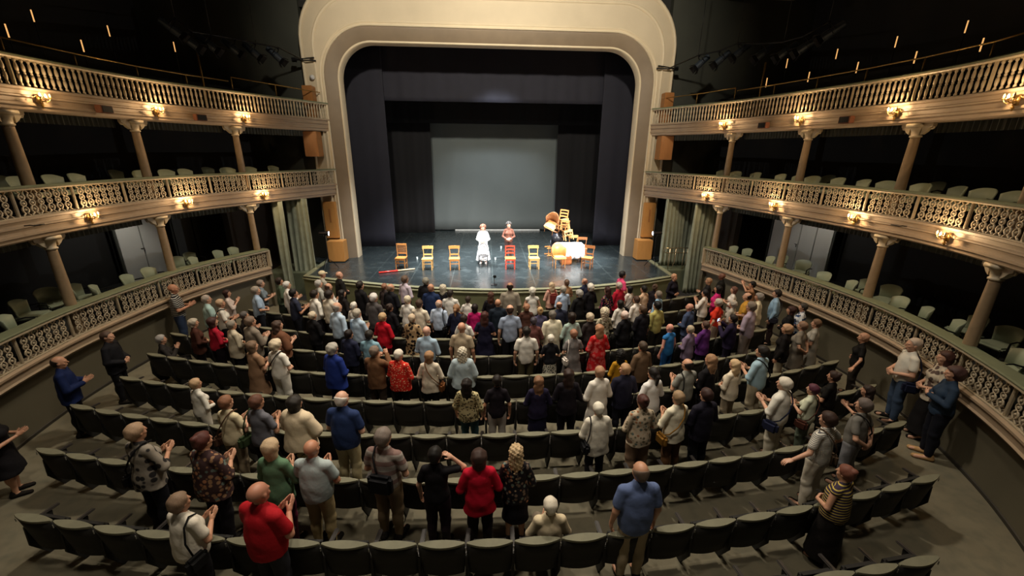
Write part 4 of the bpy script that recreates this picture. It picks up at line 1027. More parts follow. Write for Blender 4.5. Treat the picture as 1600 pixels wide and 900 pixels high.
def body_mesh(sex, pose, turn=0, seated=False):
    D = dims(sex); z0 = DZ if seated else 0
    f = Field((-.55, -.34, -.01), (.55, .58 if seated else .50, 1.78+z0+(.10 if pose == 'raise' else 0)), .0125)
    arms = pose_arms(pose); Z = lambda p: (p[0], p[1], p[2]+z0)
    f.ell(Z((0, 0, 1.24)), D['ch'], .03).ell(Z((0, .008, 1.08)), D['bel'], .04).ell(Z((0, -.01, .94)), D['pel'], .04)
    f.cap(Z((-D['sh']*.85, -.005, 1.365)), Z((D['sh']*.85, -.005, 1.365)), D['shr'], None, .03); f.cap(Z((0, -.01, 1.38)), Z((0, .008, 1.50)), .058, .050, .03)
    for t in (-1, 1): f.cap(Z((t*D['sh']*.8, -.012, 1.36)), Z((t*.03, -.014, 1.435)), .042, .040, .03)
    if sex in 'FG':
        for t in (-1, 1): f.ell(Z((t*.07, .085, 1.235)), (.058, .05, .055), .03)
    legs(f, sex, 0, seated=seated)
    for t in (-1, 1):
        if seated: f.cap((t*.10, .42, .045), (t*.105, .58, .030), .040, .032, .03)
        else: f.cap((t*.10, -.05, .045), (t*.115, .135, .030), .040, .032, .03)
    for t, (e_, w_, d_, n_, g_) in zip((1, -1), arms):
        S = Z((t*(D['sh']+.012), -.005, 1.365)); a = D['arm']
        f.cap(S, Z(e_), .050*a, .038*a, .03); f.cap(Z(e_), Z(w_), .040*a, .026, .015)
    # head: cranium, face, jaw, brow, nose, lips, ears
    h = D['hd']; hx, hy, hz = 0, .012, 1.595; c, s_ = math.cos(turn), math.sin(turn)
    R = lambda p: Z((hx+(p[0]*c-p[1]*s_)*h, hy+(p[0]*s_+p[1]*c)*h, hz+p[2]*h))
    f.ell(R((0, -.012, .025)), (.077*h, .092*h, .088*h), .02).ell(R((0, .018, -.02)), (.064*h, .072*h, .098*h), .025)
    f.cap(R((-.022, .045, -.088)), R((.022, .045, -.088)), .030*h, None, .025)
    f.cap(R((-.04, .078, .012)), R((.04, .078, .012)), .013*h, None, .012); f.cap(R((0, .090, .005)), R((0, .110, -.030)), .009, .013, .008)
    f.cap(R((-.020, .088, -.062)), R((.020, .088, -.062)), .009, None, .008)
    for t in (-1, 1):
        f.ell(R((t*.078, -.004, -.012)), (.012, .022, .032), .008); f.ell(R((t*.045, .062, -.035)), (.022, .018, .02), .02)
    parts = [f.net()]
    for t, (e_, w_, d_, n_, g_) in zip((1, -1), arms): parts.append(place_hand(g_, Z(w_), d_, n_, t < 0 if 1 else 0, .97 if sex in 'FG' else 1.05))
    return npmesh('person_body', parts)

TOPS = { # sleeve (0..2 : to elbow 1, wrist 2), looseness, hem z, neck radius, flare
 'tee': (.62, .014, .86, .082, .0), 'polo': (.66, .015, .84, .074, .005), 'shirt': (1.86, .014, .86, .070, .005), 'rolled': (1.15, .015, .86, .070, .005), 'jacket': (1.9, .024, .76, .078, .02),
 'blouse': (1.3, .022, .80, .088, .03), 'cardigan': (1.85, .024, .74, .085, .03), 'dress': (.55, .022, .48, .085, .07), 'longdress': (1.8, .022, .16, .085, .10), 'sleeveless': (.05, .015, .86, .09, .01), 'shawl': (1.0, .060, .84, .09, .05), 'coat': (1.9, .034, .50, .08, .05)}
def top_mesh(sex, pose, kind, seated=False):
    D = dims(sex); slv, e, hem, nr, fl = TOPS[kind]; z0 = DZ if seated else 0; hem = max(hem+z0, .49) if seated else hem
    f = Field((-.52, -.34, hem-.03), (.52, .46, 1.52+z0+(.1 if pose in ('raise', 'headhand') else 0)), .0125); Z = lambda p: (p[0], p[1], p[2]+z0)
    f.ell(Z((0, 0, 1.24)), [r+e for r in D['ch']], .04).ell(Z((0, .006, 1.08)), [r+e for r in D['bel']], .05).ell(Z((0, -.01, .95)), [r+e for r in D['pel']], .05)
    f.cap(Z((-D['sh']*.85, -.005, 1.365)), Z((D['sh']*.85, -.005, 1.365)), D['shr']+e*.6, None, .03)
    f.cap(Z((0, -.01, 1.38)), Z((0, 0, 1.45)), .064+e*.3, None, .03)
    for t in (-1, 1): f.cap(Z((t*D['sh']*.8, -.012, 1.36)), Z((t*.03, -.014, 1.435)), .042+e*.6, .040+e*.5, .03)
    if sex in 'FG':
        for t in (-1, 1): f.ell(Z((t*.07, .085, 1.235)), (.06+e, .05+e, .06+e), .04)
    rw = max(D['pel'][0], D['bel'][0])+e+fl*.5
    f.cap(Z((0, -.004, 1.12)), (0, -.004, hem-.06), D['bel'][0]+e*.9, rw+fl, .05, .74)
    X = None
    f.cut(lambda X, Y, Zg: (hem-Zg)+0*X+0*Y+.012*np.sin(X*17)*1)
    f.cut(lambda X, Y, Zg: nr-np.sqrt(X**2+(Y-.045)**2*.8+((Zg-1.53-z0)*.9)**2))
    for t, (e_, w_, d_, n_, g_) in zip((1, -1), pose_arms(pose)):
        S = Vector(Z((t*(D['sh']+.012), -.005, 1.365))); E_ = Vector(Z(e_)); W_ = Vector(Z(w_)); a = D['arm']
        r0, r1, r2 = .049*a+e*.75, .040*a+e*.95, .029+e*.8
        if slv > 0: f.cap(S, S.lerp(E_, min(1, slv)), r0, r0+(r1-r0)*min(1, slv)+(.006 if slv < 1 else 0), .03)
        if slv > 1: f.cap(E_, E_.lerp(W_, min(1, slv-1)), r1, r1+(r2-r1)*min(1, slv-1), .02)
    f.wob(.0035)
    return npmesh('top', [f.net()])
def bottom_mesh(sex, kind, seated=False):
    D = dims(sex); f = Field((-.36, -.30, .0), (.36, .62 if seated else .32, 1.14+(DZ if seated else 0)), .0125); z0 = DZ if seated else 0
    f.ell((0, -.01, .94+z0), [r+.010 for r in D['pel']], .04).ell((0, .006, 1.06+z0), [D['bel'][0]+.006, D['bel'][1]+.006, .10], .05)
    if kind in ('trousers', 'wide', 'shorts', 'cropped'):
        legs(f, sex, .030 if kind == 'wide' else .014, seated=seated)
        zc = {'trousers': .075, 'wide': .06, 'shorts': .52, 'cropped': .26}[kind]
    else:
        zc = {'skirt': .44, 'longskirt': .14}[kind]
        f.cap((0, -.005, .92), (0, 0, zc-.05), D['pel'][0]+.008, D['pel'][0]+(.05 if kind == 'skirt' else .085), .03, .8)
    f.cut(lambda X, Y, Z: (zc-Z)+0*X+0*Y); f.cut(lambda X, Y, Z: (Z-1.045-z0)+0*X+0*Y)
    f.wob(.003); return npmesh('bottom', [f.net()])
def hair_mesh(kind, turn, hd):
    f = Field((-.17, -.24, 1.08), (.17, .17, 1.80), .008)
    c, s_ = math.cos(turn), math.sin(turn); hz = 1.595
    R = lambda p: ((p[0]*c-p[1]*s_)*hd, .012+(p[0]*s_+p[1]*c)*hd, hz+p[2]*hd)
    def face(yf, zt, zb=-1, slope=.35):
        # clear the face: the region ahead of a slanted plane below the hairline
        def fn(X, Y, Z):
            x = X; y = Y-.012; fx = x*c+y*s_; fy = -x*s_+y*c; z = Z-hz
            return np.minimum((fy-yf-slope*np.maximum(z, 0)), zt-z+0*fx)
        f.cut(fn)
    if kind in ('short', 'pony', 'bun', 'crop'):
        g = .008 if kind == 'crop' else .016
        f.ell(R((0, -.014, .028)), ((.078+g)*hd, (.094+g)*hd, (.090+g)*hd), .01); f.cap(R((0, -.060, -.01)), R((0, -.05, -.065)), .055*hd, .045*hd, .03)
        f.cut(lambda X, Y, Z: 1.515-Z+0*X+0*Y)
        face(.030, .068)
        if kind == 'pony': f.cap(R((0, -.10, .04)), R((0, -.14, -.02)), .035, .04, .02); f.cap(R((0, -.14, -.02)), R((0, -.12, -.20)), .038, .018, .02)
        if kind == 'bun': f.ell(R((0, -.09, .09)), (.045, .045, .04), .012)
    elif kind == 'fringe':
        f.ell(R((0, -.014, .020)), (.087*hd, .101*hd, .092*hd), .01); f.cap(R((0, -.055, -.01)), R((0, -.05, -.06)), .052*hd, .043*hd, .03)
        f.cut(lambda X, Y, Z: 1.525-Z+0*X+0*Y); f.cut(lambda X, Y, Z: Z-1.640+.55*(Y+.02)+0*X); face(.015, .3)
    elif kind == 'full':
        f.ell(R((0, -.018, .030)), (.108*hd, .122*hd, .108*hd), .01); f.cap(R((0, -.055, .0)), R((0, -.055, -.07)), .085*hd, .07*hd, .03)
        f.cut(lambda X, Y, Z: 1.495-Z+0*X+0*Y); face(.025, .062)
    elif kind == 'bob':
        f.ell(R((0, -.018, .028)), (.104*hd, .118*hd, .104*hd), .01); f.cap(R((0, -.035, -.01)), R((0, -.030, -.105)), .100*hd, .088*hd, .02, .8)
        face(.018, .060)
    elif kind in ('long', 'longcurly'):
        f.ell(R((0, -.018, .028)), (.102*hd, .116*hd, .102*hd), .01); f.cap(R((0, -.045, -.01)), R((0, -.060, -.12)), .098*hd, .095*hd, .02, .8); f.cap(R((0, -.065, -.12)), R((0, -.095, -.33)), .095, .070, .03, .45)
        face(.010, .060)
    elif kind == 'curly':
        f.ell(R((0, -.020, .035)), (.128*hd, .135*hd, .122*hd), .01); f.cap(R((0, -.050, -.01)), R((0, -.050, -.16)), .118*hd, .105*hd, .02, .8); face(.012, .055)
    elif kind == 'cap':
        f.ell(R((0, -.008, .040)), (.090*hd, .106*hd, .085*hd), .01); f.cut(lambda X, Y, Z: (hz+.018)-Z+0*X+0*Y)
        f.cap(R((-.03, .09, .030)), R((.03, .09, .030)), .014, None, .01); f.ell(R((0, .125, .026)), (.070, .065, .008), .006)
    amp = {'curly': .010, 'full': .004, 'long': .004, 'bob': .003}.get(kind, .0025)
    if 'curly' in kind:
        X, Y, Z = f.grid(); q = 1 if kind == 'curly' else .8
        f.d = f.d + (q*.011*(np.sin(X*70+Y*31+Z*17)*np.sin(Y*64-X*37+Z*23)*np.sin(Z*58+X*29-Y*33)*1.6 + .5*np.sin(X*120-Z*90)*np.sin(Y*110+Z*75))).astype(np.float32)
    else: f.wob(amp, (60, 55, 30))
    return npmesh('hair', [f.net()])
def shoe_mesh(seated=False):
    f = Field((-.09, -.12, -.015), (.09, .23, .14), .008)
    f.cap((0, -.05, .042), (.012, .14, .028), .046, .036, .02); f.cap((0, -.04, .05), (0, -.035, .09), .044, .042, .02); f.cut(lambda X, Y, Z: .001-Z+0*X+0*Y)
    return npmesh('shoe', [f.net()])
def eye_mesh():
    f = Field((-.02, -.015, -.015), (.02, .015, .015), .003); f.ell((0, 0, 0), (.012, .007, .007), .001); return npmesh('eye', [f.net()])
def lip_mesh():
    f = Field((-.035, -.02, -.02), (.035, .02, .02), .003); f.cap((-.018, 0, 0), (.018, 0, 0), .007, None, .001); return npmesh('lips', [f.net()])
CACHE = {}
def cached(key, fn):
    if key not in CACHE: CACHE[key] = fn()
    return CACHE[key]

# ---------------------------------------------------------------- cloth, hair and skin materials
def fabric(col, pat=None, col2=None):
    key = ('fab', col, pat, col2)
    if key in MATS: return MATS[key]
    m, nt, lk, b = nmat('fabric'); v = mapped(nt, lk); c = s2l(col); c2 = s2l(col2) if col2 else (.8, .8, .75)
    base = mix(nt, lk, tuple(x*.88 for x in c), tuple(min(1, x*1.10) for x in c), noise(nt, lk, v, 9))
    def wave(scale, vec=(0, 0, 1)):
        w_ = nt.new('ShaderNodeTexWave'); w_.bands_direction = 'Z' if vec[2] else 'X'; w_.inputs['Scale'].default_value = scale; w_.inputs['Distortion'].default_value = .25; lk.new(v, w_.inputs['Vector']); return w_.outputs['Fac']
    if pat == 'stripes': base = mix(nt, lk, base, c2, ramp(nt, lk, wave(7.5), [(.74, (0,0,0)), (.80, (1,1,1))]))
    elif pat == 'finestripes': base = mix(nt, lk, base, c2, ramp(nt, lk, wave(14), [(.6, (0,0,0)), (.7, (1,1,1))]))
    elif pat == 'vstripes': base = mix(nt, lk, base, c2, ramp(nt, lk, wave(6, (1, 0, 0)), [(.5, (0,0,0)), (.6, (1,1,1))]))
    elif pat == 'bands':
        sx = nt.new('ShaderNodeSeparateXYZ'); lk.new(v, sx.inputs[0])
        base = ramp(nt, lk, sx.outputs[2], [(0, c), (1.12, c), (1.14, c2)], True) if 0 else mix(nt, lk, base, c2, ramp(nt, lk, wave(2.3), [(.55, (0,0,0)), (.62, (1,1,1))]))
    elif pat in ('dots', 'floral', 'blotch', 'leopard'):
        vo = nt.new('ShaderNodeTexVoronoi'); vo.inputs['Scale'].default_value = {'dots': 26, 'floral': 17, 'blotch': 11, 'leopard': 22}[pat]; lk.new(v, vo.inputs['Vector'])
        r_ = {'dots': (.24, .30), 'floral': (.34, .46), 'blotch': (.40, .5), 'leopard': (.36, .44)}[pat]
        msk = ramp(nt, lk, vo.outputs['Distance'], [(r_[0], (1,1,1)), (r_[1], (0,0,0))])
        if pat == 'floral':
            hs_ = ramp(nt, lk, vo.outputs['Color'], [(0, c2), (.4, (.35, .16, .08)), (.55, (.12, .16, .14)), (.7, c2), (.85, (.5, .35, .22))], True)
            base = mix(nt, lk, base, hs_, msk)
        else: base = mix(nt, lk, base, c2, msk)
    lk.new(base, b.inputs['Base Color']); b.inputs['Roughness'].default_value = .8
    b.inputs['Specular IOR Level'].default_value = .2
    bump(nt, lk, b, noise(nt, lk, v, 14, 3), .35, .02)
    MATS[key] = m; return m
def hairmat(col):
    key = ('hair', col)
    if key in MATS: return MATS[key]
    m, nt, lk, b = nmat('hair_strands'); v = mapped(nt, lk, (90, 90, 7)); c = s2l(col); g_ = sum(c)/3; c = tuple(x*.68+g_*.32 for x in c)
    n_ = noise(nt, lk, v, 1.6, 4); lk.new(mix(nt, lk, tuple(x*.55 for x in c), tuple(min(1, x*1.4) for x in c), n_), b.inputs['Base Color'])
    b.inputs['Roughness'].default_value = .55; b.inputs['Specular IOR Level'].default_value = .3; bump(nt, lk, b, n_, .6, .006); MATS[key] = m; return m
def skinmat(col='C4957A'):
    key = ('skin', col)
    if key in MATS: return MATS[key]
    m, nt, lk, b = nmat('skin'); v = mapped(nt, lk); c = s2l(col)
    lk.new(mix(nt, lk, tuple(x*.9 for x in c), tuple(min(1, x*1.08) for x in c), noise(nt, lk, v, 11)), b.inputs['Base Color'])
    b.inputs['Roughness'].default_value = .5; b.inputs['Subsurface Weight'].default_value = .0; MATS[key] = m; return m
def setm(o, m):
    o.material_slots[0].link = 'OBJECT'; o.material_slots[0].material = m; return o
ALLP = []
def person(loc, rz, h, sex, hair, haircol, top, topm, bot, botm, pose, label, shoecol='1a1614', skin='C4957A', turn=0, seated=False, group=None, lean=0, width=1.0, eyes=False):
    base = 1.70
    sc_ = h/(base+{'bald': .0, 'fringe': .005, 'full': .035, 'curly': .05}.get(hair, .015)); 
    if seated: sc_ = .98
    e = link('person', cached(('body', sex, pose, turn, seated), lambda: body_mesh(sex, pose, turn, seated)))
    setm(e, skinmat(skin)); e.location = loc; e.rotation_euler = (math.radians(lean), 0, rz); e.scale = (sc_*width, sc_*width, sc_)
    tag(e, label, 'person', group)
    hd = dims(sex)['hd']; z0 = DZ if seated else 0
    if hair != 'bald':
        o = link('cap' if hair == 'cap' else 'hair', cached(('hair', hair, turn, hd), lambda: hair_mesh(hair, turn, hd)), e, (0, 0, z0)); setm(o, fabric(haircol) if hair == 'cap' else hairmat(haircol))
    tname = {'tee': 'shirt', 'polo': 'shirt', 'rolled': 'shirt', 'shirt': 'shirt', 'sleeveless': 'shirt', 'longdress': 'dress'}.get(top, top)
    setm(link(tname, cached(('top', sex, pose, top, seated), lambda: top_mesh(sex, pose, top, seated)), e), topm)
    if bot: setm(link({'longskirt': 'skirt', 'wide': 'trousers', 'cropped': 'trousers'}.get(bot, bot), cached(('bot', sex, bot, seated), lambda: bottom_mesh(sex, bot, seated)), e), botm)
    sm = fabric(shoecol)
    for t in (-1, 1):
        o = link('shoe', cached('shoe', shoe_mesh), e, (t*.10, .43 if seated else -.01, 0)); o.rotation_euler = (0, 0, -t*.10); o.scale = (1.12, 1.06, 1); setm(o, sm)
    if eyes:
        for t in (-1, 1):
            o = link('eye', cached('eye', eye_mesh), e, (t*.031*hd, .012+.080*hd, 1.593)); setm(o, mat('dark eyes', (.02, .015, .01), .2, bmp=0))
        setm(link('lips', cached('lips', lip_mesh), e, (0, .012+.094*hd, 1.535)), mat('lips', (.35, .08, .07), .4, bmp=0))
    ALLP.append(e); return e
def bag(e, kind, col, side=1, label='bag', h=1.70):
    """a bag on a strap, carried by a person but a thing of its own"""
    b = empty('bag', e.location, e.rotation_euler.z, label=label, cat='bag'); b.scale = e.scale
    m = fabric(col)
    def hull(z, a, off=.035):      # a point just outside the clothes
        rx = .20+.0*z; ry = .155
        if z > 1.34: rx = .17; ry = .10
        return Vector((math.sin(a)*(rx+off), -math.cos(a)*(ry+off), z))
    if kind == 'backpack':
        link('pack', MB().bbox((0, -.20, 1.16), (.28, .14, .40), .05).mesh('pack', m), b)
        for t in (-1, 1): link('strap', MB().tube([(t*.10, -.15, 1.33), (t*.12, -.06, 1.46), (t*.12, .06, 1.44), (t*.13, .15, 1.30)], .016, 6).mesh('strap', m, True), b)
    else:
        s_ = side
        if kind == 'cross': pts = [(s_*.10, .08, 1.44), (s_*.10, -.02, 1.465), (s_*.08, -.10, 1.42), (s_*.02, -.165, 1.30), (-s_*.08, -.175, 1.15), (-s_*.19, -.12, 1.00), (-s_*.235, -.02, .92)]; bp_ = (-s_*.26, -.03, .86)
        elif kind == 'sling': pts = [(-s_*.10, .08, 1.44), (-s_*.10, -.02, 1.47), (-s_*.08, -.13, 1.40), (-s_*.03, -.19, 1.28), (s_*.02, -.22, 1.18)]; bp_ = (s_*.04, -.225, 1.10)
        else: pts = [(s_*.13, .06, 1.42), (s_*.14, -.02, 1.46), (s_*.15, -.10, 1.38), (s_*.18, -.15, 1.20), (s_*.21, -.13, 1.02)]; bp_ = (s_*.23, -.12, .92)
        link('strap', MB().tube(pts, .011, 6).mesh('strap', m, True), b)
        d = (.30, .12, .26) if kind == 'sling' else (.12, .24, .20)
        link('pouch', MB().bbox(bp_, d, .04).mesh('pouch', m), b)
    return b
